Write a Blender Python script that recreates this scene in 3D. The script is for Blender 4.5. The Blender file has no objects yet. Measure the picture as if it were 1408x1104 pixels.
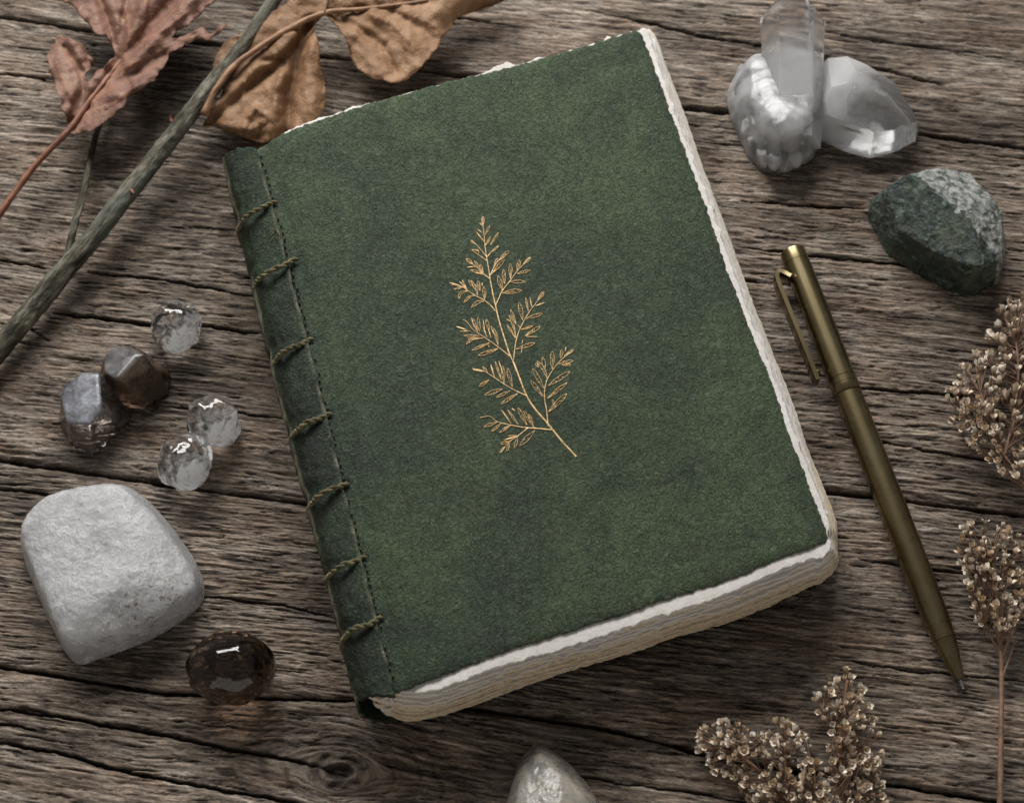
import bpy, bmesh, math, random
import numpy as np
from mathutils import Vector, Matrix
from mathutils.geometry import delaunay_2d_cdt

random.seed(7)
RNG = np.random.default_rng(11)
C = bpy.context.scene.collection
SC = bpy.context.scene

# ------------------------------------------------------------------ camera
TH = math.radians(25.0)          # tilt away from straight down
FPX = 2425.0                     # focal length in photo pixels (photo is 1408 wide)
D = FPX / 4266.0                 # distance to the table centre (metres)
CAM = np.array([0.0, -D * math.sin(TH), D * math.cos(TH)])
cam = bpy.data.objects.new('camera', bpy.data.cameras.new('camera'))
C.objects.link(cam)
cam.location = CAM
cam.rotation_euler = (TH, 0, 0)
cam.data.sensor_width = 36.0
cam.data.lens = FPX / 1408.0 * 36.0
cam.data.clip_start = 0.02
cam.data.clip_end = 50
cam.data.dof.use_dof = True
cam.data.dof.focus_distance = 0.545
cam.data.dof.aperture_fstop = 15.0
SC.camera = cam

# ------------------------------------------------------------------ world + lamps
w = bpy.data.worlds.new("World"); SC.world = w; w.use_nodes = True
bg = w.node_tree.nodes['Background']
bg.inputs[0].default_value = (1.0, 0.965, 0.93, 1); bg.inputs[1].default_value = 0.15

def area(name, loc, target, sx, sy, energy, color):
    l = bpy.data.lights.new(name, 'AREA'); l.shape = 'RECTANGLE'; l.size = sx; l.size_y = sy
    l.energy = energy; l.color = color
    o = bpy.data.objects.new(name, l); C.objects.link(o); o.location = loc
    o.rotation_euler = (Vector(target) - Vector(loc)).to_track_quat('-Z', 'Y').to_euler()
    return o
area('window_light', (-0.16, 0.72, 0.62), (0, 0, 0), 0.75, 0.42, 16.5, (1.0, 0.985, 0.96))
area('added_fill', (0.10, -1.0, 0.20), (0, 0, 0.02), 2.2, 0.8, 4.0, (1.0, 0.93, 0.83))  # added low lamp to brighten the page walls, no such source seen

SC.render.engine = 'CYCLES'
SC.view_settings.view_transform = 'Standard'
SC.view_settings.look = 'None'
SC.view_settings.exposure = 0.0
SC.view_settings.gamma = 1.0
SC.cycles.use_denoising = True
SC.cycles.caustics_refractive = True
SC.cycles.caustics_reflective = False
SC.cycles.blur_glossy = 0.5
SC.cycles.sample_clamp_indirect = 4.0
SC.cycles.max_bounces = 14
SC.cycles.transmission_bounces = 12
SC.cycles.volume_bounces = 10

# ------------------------------------------------------------------ photo pixel -> world point at height z
R_ = np.array([1.0, 0, 0]); U_ = np.array([0, math.cos(TH), math.sin(TH)]); F_ = np.array([0, math.sin(TH), -math.cos(TH)])
def W(px, py, z=0.0):
    px = np.asarray(px, float); py = np.asarray(py, float); z = np.asarray(z, float)
    d = F_ * FPX + (px[..., None] - 704) * R_ - (py[..., None] - 552) * U_
    t = (z - CAM[2]) / d[..., 2]
    return CAM + d * t[..., None]
def Wv(px, py, z=0.0):
    return Vector(W(px, py, z))
MM = 0.001
PXM = 1 / 4266.0                 # metres per photo pixel, about

# ------------------------------------------------------------------ numpy noise
_P = RNG.permutation(1024)
_G = RNG.uniform(0, 2 * np.pi, 1024)
_GX, _GY = np.cos(_G), np.sin(_G)
def noise2(x, y, seed=0):
    x = np.asarray(x, float) + seed * 17.31; y = np.asarray(y, float) + seed * 9.77
    xi = np.floor(x).astype(int); yi = np.floor(y).astype(int)
    xf = x - xi; yf = y - yi
    def g(ix, iy, dx, dy):
        h = _P[(ix + _P[iy & 1023]) & 1023]
        return _GX[h] * dx + _GY[h] * dy
    u = xf * xf * xf * (xf * (xf * 6 - 15) + 10); v = yf * yf * yf * (yf * (yf * 6 - 15) + 10)
    a = g(xi, yi, xf, yf); b = g(xi + 1, yi, xf - 1, yf)
    c = g(xi, yi + 1, xf, yf - 1); d = g(xi + 1, yi + 1, xf - 1, yf - 1)
    return ((a + (b - a) * u) * (1 - v) + (c + (d - c) * u) * v) * 1.5
_G3 = RNG.normal(size=(1024, 3)); _G3 /= np.linalg.norm(_G3, axis=1)[:, None]
def noise3(p, seed=0):
    p = np.asarray(p, float) + seed * 13.7
    i = np.floor(p).astype(int); f = p - i
    u = f * f * f * (f * (f * 6 - 15) + 10)
    r = 0
    for dx in (0, 1):
        for dy in (0, 1):
            for dz in (0, 1):
                h = _P[(i[:, 0] + dx + _P[(i[:, 1] + dy + _P[(i[:, 2] + dz) & 1023]) & 1023]) & 1023]
                dd = f - np.array([dx, dy, dz])
                wgt = (u[:, 0] if dx else 1 - u[:, 0]) * (u[:, 1] if dy else 1 - u[:, 1]) * (u[:, 2] if dz else 1 - u[:, 2])
                r = r + wgt * np.sum(_G3[h] * dd, axis=1)
    return r * 1.6
def fbm3(p, o=4, seed=0):
    r = 0; a = 1.0
    for k in range(o):
        r = r + a * noise3(p * 2 ** k, seed + k); a *= 0.5
    return r
def sstep(a, b, x):
    t = np.clip((x - a) / (b - a), 0, 1); return t * t * (3 - 2 * t)

# ------------------------------------------------------------------ object helpers
ORIG = {}
def tag(o, label=None, cat=None, group=None, kind=None):
    if label: o['label'] = label
    if cat: o['category'] = cat
    if group: o['group'] = group
    if kind: o['kind'] = kind
    return o
def empty(name, loc, label=None, cat=None, group=None, kind=None):
    o = bpy.data.objects.new(name, None); C.objects.link(o)
    o.location = loc; o.empty_display_size = 0.01
    ORIG[o.name] = np.array(loc, float)
    return tag(o, label, cat, group, kind)
def mk(name, verts, faces, mat, parent=None, smooth=True, attrs=None, uv=None):
    v = np.asarray(verts, float).reshape(-1, 3)
    org = ORIG[parent.name] if parent else np.zeros(3)
    me = bpy.data.meshes.new(name)
    if isinstance(faces, np.ndarray) and faces.ndim == 2:
        k = faces.shape[1]; n = len(faces)
        me.vertices.add(len(v)); me.vertices.foreach_set('co', (v - org).astype(np.float32).ravel())
        me.loops.add(n * k); me.loops.foreach_set('vertex_index', faces.astype(np.int32).ravel())
        me.polygons.add(n)
        me.polygons.foreach_set('loop_start', np.arange(0, n * k, k, dtype=np.int32))
        me.update(calc_edges=True)
    else:
        me.from_pydata((v - org).tolist(), [], [tuple(int(i) for i in f) for f in faces])
    me.validate()
    if smooth: me.polygons.foreach_set('use_smooth', np.ones(len(me.polygons), bool))
    for an, av in (attrs or {}).items():
        a = me.attributes.new(an, 'FLOAT', 'POINT'); a.data.foreach_set('value', np.asarray(av, np.float32).ravel())
    if uv is not None:
        a = me.attributes.new('grain', 'FLOAT_VECTOR', 'POINT')
        a.data.foreach_set('vector', np.asarray(uv, np.float32).ravel())
    if mat: me.materials.append(mat)
    me.update()
    o = bpy.data.objects.new(name, me); C.objects.link(o)
    if parent:
        o.parent = parent; ORIG[o.name] = org
    else:
        ORIG[o.name] = org
    return o
def grid_faces(nr, nc, wrap=False):
    r = np.arange(nr - 1)[:, None]; c = np.arange(nc if wrap else nc - 1)[None, :]
    c1 = (c + 1) % nc
    return np.stack([r * nc + c, r * nc + c1, (r + 1) * nc + c1, (r + 1) * nc + c], -1).reshape(-1, 4)
def tube_geo(pts, radii, n=10, cap=True, rough=0.0, seed=0, squash=1.0):
    pts = np.asarray(pts, float); m = len(pts)
    radii = np.broadcast_to(np.asarray(radii, float), (m,)).copy()
    tan = np.gradient(pts, axis=0); tan /= np.linalg.norm(tan, axis=1)[:, None] + 1e-12
    up = np.array([0, 0, 1.0])
    if abs(tan[0] @ up) > 0.95: up = np.array([1.0, 0, 0])
    vs = []
    nrm = up - tan[0] * (up @ tan[0]); nrm /= np.linalg.norm(nrm)
    for i in range(m):
        nrm = nrm - tan[i] * (nrm @ tan[i]); nrm /= np.linalg.norm(nrm) + 1e-12
        b = np.cross(tan[i], nrm)
        a = np.linspace(0, 2 * np.pi, n, endpoint=False)
        r = radii[i] * np.ones(n)
        if rough: r = r * (1 + rough * noise2(np.cos(a) * 1.3 + i * 0.35, np.sin(a) * 1.3 + seed * 3.1 + i * .12, seed))
        vs.append(pts[i] + np.outer(np.cos(a) * r * squash, nrm) + np.outer(np.sin(a) * r, b))
    v = np.concatenate(vs); f = [tuple(q) for q in grid_faces(m, n, True)]
    if cap:
        f.append(tuple(range(n))[::-1]); f.append(tuple((m - 1) * n + k for k in range(n)))
    return v, f
def tube_uv(pts, radii, n):
    L = np.concatenate([[0], np.cumsum(np.linalg.norm(np.diff(pts, axis=0), axis=1))]); a = np.linspace(0, 2 * np.pi, n, endpoint=False)
    return np.concatenate([np.stack([np.full(n, L[i]), np.cos(a) * radii[i], np.sin(a) * radii[i]], -1) for i in range(len(pts))])
class Bag:
    def __init__(s): s.v = []; s.f = []; s.n = 0
    def add(s, v, f):
        s.v.append(np.asarray(v)); s.f += [tuple(int(i) + s.n for i in q) for q in f]; s.n += len(v)
    def build(s, name, mat, parent=None, smooth=True, **k):
        return mk(name, np.concatenate(s.v), s.f, mat, parent, smooth, **k)
def spline(pts, n):
    """Catmull-Rom through points, n samples."""
    p = np.asarray(pts, float)
    if len(p) == 2: return p[0] + (p[1] - p[0]) * np.linspace(0, 1, n)[:, None]
    q = np.vstack([2 * p[0] - p[1], p, 2 * p[-1] - p[-2]])
    seg = np.linalg.norm(np.diff(p, axis=0), axis=1); cum = np.concatenate([[0], np.cumsum(seg)])
    s = np.linspace(0, cum[-1], n); out = []
    for x in s:
        i = min(max(np.searchsorted(cum, x, side='right') - 1, 0), len(p) - 2)
        t = (x - cum[i]) / max(seg[i], 1e-12)
        a, b, c, d = q[i], q[i + 1], q[i + 2], q[i + 3]
        out.append(0.5 * (2 * b + (c - a) * t + (2 * a - 5 * b + 4 * c - d) * t * t + (3 * b - a - 3 * c + d) * t ** 3))
    return np.array(out)

# ------------------------------------------------------------------ material helpers
class NT:
    def __init__(s, name):
        s.m = bpy.data.materials.new(name); s.m.use_nodes = True
        s.t = s.m.node_tree; s.N = s.t.nodes; s.L = s.t.links
        s.p = s.N['Principled BSDF']; s.out = s.N['Material Output']
    def node(s, typ, **kw):
        n = s.N.new(typ)
        for k, v in kw.items():
            if hasattr(n, k): setattr(n, k, v)
        return n
    def set(s, n, sock, v):
        if hasattr(v, 'is_output') or isinstance(v, bpy.types.NodeSocket): s.L.new(v, n.inputs[sock])
        else: n.inputs[sock].default_value = v
    def coords(s, kind='Object', scale=(1, 1, 1), attr=None):
        if attr:
            a = s.node('ShaderNodeAttribute'); a.attribute_name = attr; src = a.outputs['Vector']
        else:
            src = s.node('ShaderNodeTexCoord').outputs[kind]
        mp = s.node('ShaderNodeMapping'); s.L.new(src, mp.inputs[0]); mp.inputs['Scale'].default_value = scale
        return mp.outputs[0]
    def noise(s, co, scale, detail=4, rough=0.55, dist=0.0, out='Fac'):
        n = s.node('ShaderNodeTexNoise'); s.L.new(co, n.inputs['Vector'])
        n.inputs['Scale'].default_value = scale; n.inputs['Detail'].default_value = detail
        n.inputs['Roughness'].default_value = rough; n.inputs['Distortion'].default_value = dist
        return n.outputs[out]
    def voro(s, co, scale, feature='F1', out='Distance'):
        n = s.node('ShaderNodeTexVoronoi'); n.feature = feature; s.L.new(co, n.inputs['Vector'])
        n.inputs['Scale'].default_value = scale
        return n.outputs[out]
    def ramp(s, fac, stops):
        n = s.node('ShaderNodeValToRGB'); s.L.new(fac, n.inputs[0])
        e = n.color_ramp.elements
        while len(e) < len(stops): e.new(0.5)
        for i, (p, c) in enumerate(stops):
            e[i].position = p
            e[i].color = (c, c, c, 1) if isinstance(c, (int, float)) else (*c[:3], 1)
        return n.outputs[0]
    def mix(s, fac, a, b, mode='MIX'):
        n = s.node('ShaderNodeMixRGB'); n.blend_type = mode
        for k, v in ((0, fac), (1, a), (2, b)):
            if isinstance(v, bpy.types.NodeSocket): s.L.new(v, n.inputs[k])
            elif k == 0: n.inputs[0].default_value = v
            else: n.inputs[k].default_value = (*v[:3], 1) if not isinstance(v, (int, float)) else (v, v, v, 1)
        return n.outputs[0]
    def math(s, op, a, b=0.0, clamp=False):
        n = s.node('ShaderNodeMath'); n.operation = op; n.use_clamp = clamp
        for k, v in ((0, a), (1, b)):
            if isinstance(v, bpy.types.NodeSocket): s.L.new(v, n.inputs[k])
            else: n.inputs[k].default_value = v
        return n.outputs[0]
    def attr(s, name):
        a = s.node('ShaderNodeAttribute'); a.attribute_name = name; return a.outputs['Fac']
    def bump(s, h, dist, strength=1.0, normal=None):
        b = s.node('ShaderNodeBump'); s.L.new(h, b.inputs['Height'])
        b.inputs['Distance'].default_value = dist; b.inputs['Strength'].default_value = strength
        if normal is not None: s.L.new(normal, b.inputs['Normal'])
        return b.outputs[0]
    def P(s, **kw):
        names = dict(color='Base Color', rough='Roughness', metal='Metallic', normal='Normal', ior='IOR', trans='Transmission Weight',
                     sss='Subsurface Weight', sssr='Subsurface Radius', ssss='Subsurface Scale', spec='Specular IOR Level',
                     sheen='Sheen Weight', coat='Coat Weight', coatr='Coat Roughness', aniso='Anisotropic')
        for k, v in kw.items():
            if k == 'color' and not isinstance(v, bpy.types.NodeSocket): v = (*v[:3], 1)
            s.set(s.p, names[k], v)
        return s.m
#@@@WOOD
# ================================================================== the weathered planks
def wood_material():
    t = NT('weathered_wood')
    ga = t.node('ShaderNodeAttribute'); ga.attribute_name = 'grain'; g = ga.outputs['Vector']
    def gc(su, sv):
        mp = t.node('ShaderNodeMapping'); t.L.new(g, mp.inputs[0]); mp.inputs['Scale'].default_value = (su, sv, 1); return mp.outputs[0]
    fine = t.noise(gc(0.26, 1.7), 1.0, 6, 0.72, 0.6)
    mid = t.noise(gc(0.05, 0.62), 1.0, 5, 0.6, 0.35)
    broad = t.noise(gc(0.012, 0.06), 1.0, 4, 0.6, 0.3)
    patch = t.noise(gc(0.03, 0.09), 1.0, 4, 0.6, 0.6)
    line = t.noise(gc(0.10, 0.95), 1.0, 6, 0.72, 0.55)
    grit = t.noise(gc(0.9, 2.0), 1.0, 4, 0.7, 0.5)
    line2 = t.noise(gc(0.10, 0.75), 1.0, 5, 0.7, 0.3)
    c1 = t.ramp(mid, [(0.26, (0.060, 0.048, 0.039)), (0.43, (0.143, 0.119, 0.099)), (0.58, (0.238, 0.207, 0.179)), (0.74, (0.350, 0.317, 0.286))])
    c2 = t.ramp(fine, [(0.27, (0.20, 0.18, 0.165)), (0.47, (0.80, 0.79, 0.78)), (0.72, (1.45, 1.42, 1.38))])
    c = t.mix(1.0, c1, c2, 'MULTIPLY')
    c = t.mix(1.0, c, t.ramp(line, [(0.33, (0.42, 0.38, 0.35)), (0.42, (0.97, 0.95, 0.92))]), 'MULTIPLY')
    c = t.mix(1.0, c, t.ramp(line2, [(0.50, (1.0, 1.0, 1.0)), (0.66, (1.45, 1.43, 1.40))]), 'MULTIPLY')
    c = t.mix(1.0, c, t.ramp(grit, [(0.30, (0.62, 0.61, 0.60)), (0.5, (1.0, 1.0, 1.0)), (0.7, (1.30, 1.29, 1.28))]), 'MULTIPLY')
    warm = t.mix(t.ramp(patch, [(0.42, 0.0), (0.68, 0.75)]), c, t.mix(1.0, c, (0.78, 0.63, 0.52), 'MULTIPLY'))
    dark = t.mix(t.ramp(broad, [(0.36, 0.6), (0.52, 0.0)]), warm, t.mix(1.0, warm, (0.50, 0.46, 0.44), 'MULTIPLY'))
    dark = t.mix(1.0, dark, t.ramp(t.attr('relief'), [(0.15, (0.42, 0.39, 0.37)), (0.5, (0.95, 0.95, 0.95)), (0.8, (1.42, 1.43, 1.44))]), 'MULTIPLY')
    crack = t.attr('crack')
    c = t.mix(t.math('MULTIPLY', crack, 0.92, True), dark, (0.018, 0.013, 0.010))
    b1 = t.bump(t.noise(gc(0.16, 3.2), 1.0, 6, 0.68, 0.15), 0.00022, 1.0)
    b2 = t.bump(t.noise(gc(0.5, 1.4), 1.0, 3, 0.6, 0.4), 0.00015, 0.6, b1)
    b3 = t.bump(t.ramp(line, [(0.34, 0.0), (0.44, 1.0)]), 0.00022, 0.8, b2)
    return t.P(color=c, rough=t.ramp(fine, [(0.3, 0.85), (0.8, 0.6)]), normal=b3, spec=0.3)
M_wood = wood_material()

def photo_line(pts):
    p = W([a for a, b in pts], [b for a, b in pts], 0.0)
    xs, ys = p[:, 0] * 1000, p[:, 1] * 1000
    def f(x):
        y = np.interp(x, xs, ys)
        y = np.where(x < xs[0], ys[0] + (xs[0] - x) * 0.12, y)
        y = np.where(x > xs[-1], ys[-1] - (x - xs[-1]) * 0.12, y)
        return y
    return f
LB = photo_line([(-60, 14), (125, 42), (500, 84), (940, 148), (1265, 182), (1408, 202), (1480, 210)])
LA = photo_line([(-60, 622), (0, 632), (224, 665), (420, 692), (700, 700), (1136, 676), (1250, 688), (1408, 708)])
LC = photo_line([(-60, 905), (0, 916), (224, 952), (420, 960), (550, 962), (660, 975), (850, 1004), (1000, 1046), (1210, 1076), (1408, 1106)])
KN = W(465, 1060, 0) * 1000
# single cracks: points in the photo, width mm, depth mm
CR = [
    ([(-40, 968), (60, 982), (200, 1005), (320, 1030), (400, 1044), (480, 1066)], 0.9, 2.2),
    ([(-40, 1012), (80, 1035), (180, 1062), (260, 1078), (400, 1102), (470, 1125)], 0.9, 2.2),
    ([(-30, 990), (20, 997), (65, 1006)], 0.7, 1.6),
    ([(72, 431), (130, 436), (200, 446), (270, 447), (360, 458)], 1.1, 2.4),
    ([(120, 373), (200, 381), (290, 397), (356, 411)], 0.7, 1.8),
    ([(210, 556), (290, 562), (365, 572), (420, 580)], 0.6, 1.6),
    ([(1014, 340), (1100, 350), (1217, 362), (1300, 374)], 0.8, 2.0),
    ([(1170, 533), (1240, 538), (1310, 543), (1420, 552)], 0.9, 2.0),
    ([(1020, 278), (1080, 281), (1150, 286), (1190, 286)], 1.0, 2.0),
    ([(820, 17), (900, 34), (980, 52), (1048, 62), (1090, 70), (1190, 90), (1300, 118)], 0.9, 2.2),
    ([(1120, 42), (1210, 56), (1330, 72), (1420, 88)], 0.5, 1.3),
    ([(-30, 100), (60, 110), (120, 128)], 0.7, 1.6),
    ([(-30, 352), (20, 362), (80, 371)], 0.9, 2.0),
    ([(0, 445), (40, 452), (70, 470)], 0.7, 1.6),
    ([(-30, 670), (40, 675), (110, 690), (200, 702)], 0.7, 1.5),
    ([(250, 818), (330, 824), (400, 834), (470, 852)], 0.6, 1.4),
    ([(560, 18), (640, 26), (720, 40)], 0.6, 1.5),
    ([(1180, 768), (1290, 784), (1430, 800)], 0.5, 1.2),
    ([(1150, 598), (1240, 612), (1340, 630), (1430, 640)], 0.6, 1.4),
    ([(1150, 905), (1250, 922), (1420, 938)], 0.4, 1.0),
    ([(760, 1060), (860, 1078), (960, 1090), (1100, 1120)], 0.5, 1.2),
]
CRW = [(W([a for a, b in p], [b for a, b in p], 0)[:, :2] * 1000, wd, dp) for p, wd, dp in CR]

def wood_relief(x, y, seed):
    """x, y in mm -> height mm, crack 0..1, grain u v"""
    dx, dy = x - KN[0], (y - KN[1]) + 0.10 * (x - KN[0])
    r2 = (dx / 1.75) ** 2 + dy ** 2
    Rk = 6.2
    v = y + 0.125 * x + 2.2 * noise2(x / 90, y / 60, 3) + 0.35 * noise2(x / 34, y / 16, 5) + 4.0 * noise2(x / 230, y / 150, 8)
    kn = np.exp(-r2 / (2 * 26.0 ** 2))
    v = v - dy * np.clip(Rk * Rk / (r2 + 6.0), 0, 1.1) * 1.0 - kn * 0.8 * noise2(x / 14, y / 9, 12)
    u = x - 0.125 * y + 5 * noise2(x / 60, y / 8, 6)
    su = seed * 131.0
    u = u + su; v = v + su * 0.7
    wv = v + 0.28 * noise2(u / 14, v / 3, 21) + 0.16 * noise2(u / 4.2, v / 1.0, 22) + 0.12 * noise2(u / 1.3, v / 0.5, 23)
    h = 0.34 * noise2(u / 40, wv / 2.6, 1) + 0.36 * noise2(u / 22, wv / 1.05, 2) + 0.28 * noise2(u / 8, wv / 0.70, 4) + 0.16 * noise2(u / 3.0, wv / 0.8, 7)
    # broken laminations: flakes with a sharp lower edge
    fl = noise2(u / 11, wv / 1.9, 9) + 0.5 * noise2(u / 3.4, wv / 1.0, 10)
    h = h + 0.26 * sstep(-0.05, 0.10, fl)
    # fissures
    m = sstep(-0.1, 0.35, noise2(u / 55, v / 9, 14))
    n1 = noise2(u / 42, wv / 2.3, 15); f1 = (1 - sstep(0.0, 0.075, np.abs(n1))) * sstep(0.0, 0.3, noise2(u / 21, v / 2.5, 16)) * m
    n2 = noise2(u / 22, wv / 1.3, 17); f2 = (1 - sstep(0.0, 0.085, np.abs(n2))) * sstep(0.0, 0.30, noise2(u / 10, v / 1.8, 18))
    n3 = noise2(u / 11, wv / 0.8, 19); f3 = sstep(0.34, 0.52, -n3) * sstep(-0.25, 0.2, noise2(u / 18, v / 6, 24))
    h = h - 0.95 * f1 - 0.55 * f2 - 0.45 * f3 + 0.8 * noise2(x / 60, y / 30, 30)
    ck = np.clip(0.85 * f1 + 0.68 * f2 + 0.6 * f3, 0, 1)
    for pl, wd, dp in CRW:
        x0, x1 = pl[0, 0], pl[-1, 0]
        sel = (x > x0) & (x < x1) & (np.abs(y - np.interp(x, pl[:, 0], pl[:, 1])) < 4)
        if not sel.any(): continue
        xx, yy = x[sel], y[sel]
        yc = np.interp(xx, pl[:, 0], pl[:, 1]) + 0.45 * noise2(xx / 6, xx * 0 + wd * 7, 33) + 0.2 * noise2(xx / 1.8, xx * 0, 34)
        tp = np.clip(np.minimum(xx - x0, x1 - xx) / 14, 0, 1) ** 0.6
        ww = wd * 0.55 * tp * (1 + 0.5 * noise2(xx / 5, xx * 0 + 3, 35))
        dd = np.abs(yy - yc)
        k = 1 - sstep(ww * 0.45, ww * 1.15 + 0.12, dd)
        h[sel] -= dp * k; h[sel] -= 0.25 * np.exp(-(dd / 1.6) ** 2)
        ck[sel] = np.maximum(ck[sel], k)
    lo_h = h.copy()
    # the knot eye
    r = np.sqrt(r2); wob = 1 + 0.18 * noise2(np.arctan2(dy, dx) * 1.2, r / 3, 40)
    eye = 1 - sstep(Rk * 0.75, Rk * 1.15, r * wob)
    ring = np.cos(r * wob * 2.4)
    h = h * (1 - 0.6 * eye) + eye * (0.25 * ring - 0.3)
    slit = 1 - sstep(0.35, 1.0, np.abs(dx * 0.9 - dy * 0.55 + 0.6) / (1.6 + 0 * r)) * 1
    core = (1 - sstep(1.6, 2.8, r * wob))
    edge = np.exp(-((r * wob - Rk * 0.72) / 0.55) ** 2) * sstep(-0.2, 0.4, noise2(dx / 4, dy / 3, 41) + 0.2)
    h = h - 1.6 * core - 0.9 * edge
    ck = np.clip(np.maximum(ck, 0.8 * core + 0.7 * edge * eye), 0, 1)
    for rr, am in ((9.5, .5), (13.0, .4), (17.5, .35)):
        e2 = np.exp(-((r * wob - rr) / 0.35) ** 2) * sstep(-0.1, 0.3, noise2(dx / 9, dy / 7, int(rr)))
        h = h - am * e2; ck = np.clip(ck + 0.5 * e2, 0, 1)
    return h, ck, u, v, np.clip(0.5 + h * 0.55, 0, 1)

table = empty('wooden_tabletop', (0, 0, 0), 'weathered grey brown plank tabletop with long cracks and a knot', None, None, 'structure')
def plank(lo, hi, seed, drow, dcol=0.75, fine=200.0, gap=0.75, lift=0.0):
    xs = np.concatenate([np.linspace(-420, -fine, 40)[:-1], np.arange(-fine, fine + 0.01, dcol), np.linspace(fine, 420, 40)[1:]])
    yl, yh = lo(xs) , hi(xs)
    yl = yl + gap * (0.75 + 0.5 * noise2(xs / 7, xs * 0 + seed, 50) + 0.35 * noise2(xs / 2.2, xs * 0, 51 + seed))
    yh = yh - gap * (0.75 + 0.5 * noise2(xs / 8, xs * 0 + seed, 52) + 0.35 * noise2(xs / 2.5, xs * 0, 53 + seed))
    nr = int(np.max(yh - yl) / drow)
    t = np.linspace(0, 1, nr)[:, None]
    Y = yl + (yh - yl) * t; X = np.broadcast_to(xs, Y.shape)
    h, ck, u, v, hi_ = wood_relief(X.ravel().copy(), Y.ravel().copy(), seed)
    hi_ = hi_.reshape(Y.shape); h = h.reshape(Y.shape); ck = ck.reshape(Y.shape)
    de = np.minimum(Y - yl, yh - Y)
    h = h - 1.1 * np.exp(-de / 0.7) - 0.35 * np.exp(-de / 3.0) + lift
    ck = np.clip(ck + 0.6 * np.exp(-de / 0.5), 0, 1)
    V = np.stack([X, Y, h], -1)
    # side walls: rows below the two long edges
    top = V[-1].copy(); top[:, 2] = -14; bot = V[0].copy(); bot[:, 2] = -14
    V = np.concatenate([bot[None], V, top[None]], 0)
    CK = np.concatenate([np.ones((1, len(xs))), ck, np.ones((1, len(xs)))], 0)
    G = np.stack([u, v, 0 * u], -1).reshape(nr, len(xs), 3); G = np.concatenate([G[:1], G, G[-1:]], 0)
    F = grid_faces(V.shape[0], V.shape[1])
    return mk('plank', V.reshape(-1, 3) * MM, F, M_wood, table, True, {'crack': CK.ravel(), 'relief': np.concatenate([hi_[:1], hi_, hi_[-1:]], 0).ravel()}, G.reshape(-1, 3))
plank(LB, lambda x: LB(x) + 118, 0, 0.42, 1.2)
plank(LA, LB, 0, 0.33)
plank(LC, LA, 0, 0.30)
plank(lambda x: LC(x) - 92, LC, 0, 0.32)
plank(lambda x: LB(x) + 118, lambda x: LB(x) + 240, 4, 0.9, 3.0)
plank(lambda x: LC(x) - 210, lambda x: LC(x) - 92, 5, 0.9, 3.0)
mk('board_underlay', [(-.42, -.33, -.0142), (.42, -.33, -.0142), (.42, .42, -.0142), (-.42, .42, -.0142)], [(0, 1, 2, 3)], M_wood, table, False)
#@@@BOOK
# ================================================================== the notebook
HB = 0.030                                  # height of the front cover above the table
org = W(760, 520, 0)
book = empty('notebook', (org[0], org[1], 0), 'closed handmade notebook with dark green leather cover and gold fern', 'notebook')

def leather(name, base, dark, light, bumpd=0.0006, ro=(0.66, 0.52)):
    t = NT(name); co = t.coords('Object')
    n0 = t.noise(co, 17, 6, 0.66, 0.7)
    n1 = t.noise(co, 70, 5, 0.62, 0.5)
    n2 = t.noise(co, 420, 4, 0.6, 1.2)
    n3 = t.noise(co, 950, 3, 0.6, 1.6)
    n4 = t.noise(co, 1900, 2, 0.5, 0.6)
    c = t.mix(t.ramp(n0, [(0.36, 0.0), (0.62, 1.0)]), dark, base)
    c = t.mix(t.ramp(n1, [(0.32, 0.8), (0.52, 0.0)]), c, dark)
    c = t.mix(t.ramp(n2, [(0.52, 0.0), (0.72, 0.38)]), c, light)
    wr = t.math('ABSOLUTE', t.math('SUBTRACT', t.noise(co, 330, 3, 0.55, 1.3), 0.5))
    wrk = t.ramp(wr, [(0.0, 1.0), (0.035, 0.0)])
    c = t.mix(t.math('MULTIPLY', wrk, 0.55), c, tuple(k * 0.5 for k in dark))
    c = t.mix(t.ramp(n3, [(0.30, 0.6), (0.48, 0.0)]), c, tuple(k * 0.45 for k in dark))
    st = t.attr('stain')
    c = t.mix(t.math('MULTIPLY', st, 0.9, True), c, (0.012, 0.018, 0.013))
    pal = t.attr('worn')
    c = t.mix(t.math('MULTIPLY', pal, 0.85, True), c, (0.30, 0.30, 0.20))
    hsum = t.math('ADD', t.math('MULTIPLY', n2, 0.8), t.math('MULTIPLY', n3, 0.9))
    b = t.bump(hsum, bumpd, 1.0)
    b = t.bump(n4, bumpd * 0.35, 0.8, b)
    bw = t.node('ShaderNodeBump'); bw.invert = True; t.L.new(wrk, bw.inputs['Height']); bw.inputs['Distance'].default_value = bumpd * 0.5; bw.inputs['Strength'].default_value = 0.7; t.L.new(b, bw.inputs['Normal']); b = bw.outputs[0]
    return t.P(color=c, rough=t.ramp(n2, [(0.3, ro[0]), (0.7, ro[1])]), normal=b, spec=0.34)
M_cover = leather('green_leather', (0.047, 0.073, 0.032), (0.018, 0.033, 0.016), (0.090, 0.120, 0.058))
M_spine = leather('dark_green_spine_leather', (0.022, 0.044, 0.016), (0.006, 0.013, 0.006), (0.075, 0.112, 0.042), 0.0008, (0.60, 0.42))

E_top = [(350, 207), (366, 195), (400, 180), (450, 160), (520, 138), (600, 116), (700, 92), (800, 63), (862, 43), (881, 38)]
E_bot = [(539, 952), (600, 931), (700, 893), (780, 868), (860, 842), (930, 818), (1000, 797), (1070, 768), (1110, 754), (1141, 742)]
E_lef = [(350, 207), (375, 300), (400, 395), (427, 500), (452, 600), (476, 700), (500, 800), (520, 875), (539, 952)]
E_rig = [(881, 38), (905, 104), (943, 208), (978, 302), (1011, 396), (1060, 520), (1098, 625), (1118, 680), (1132, 716), (1141, 742)]

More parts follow.
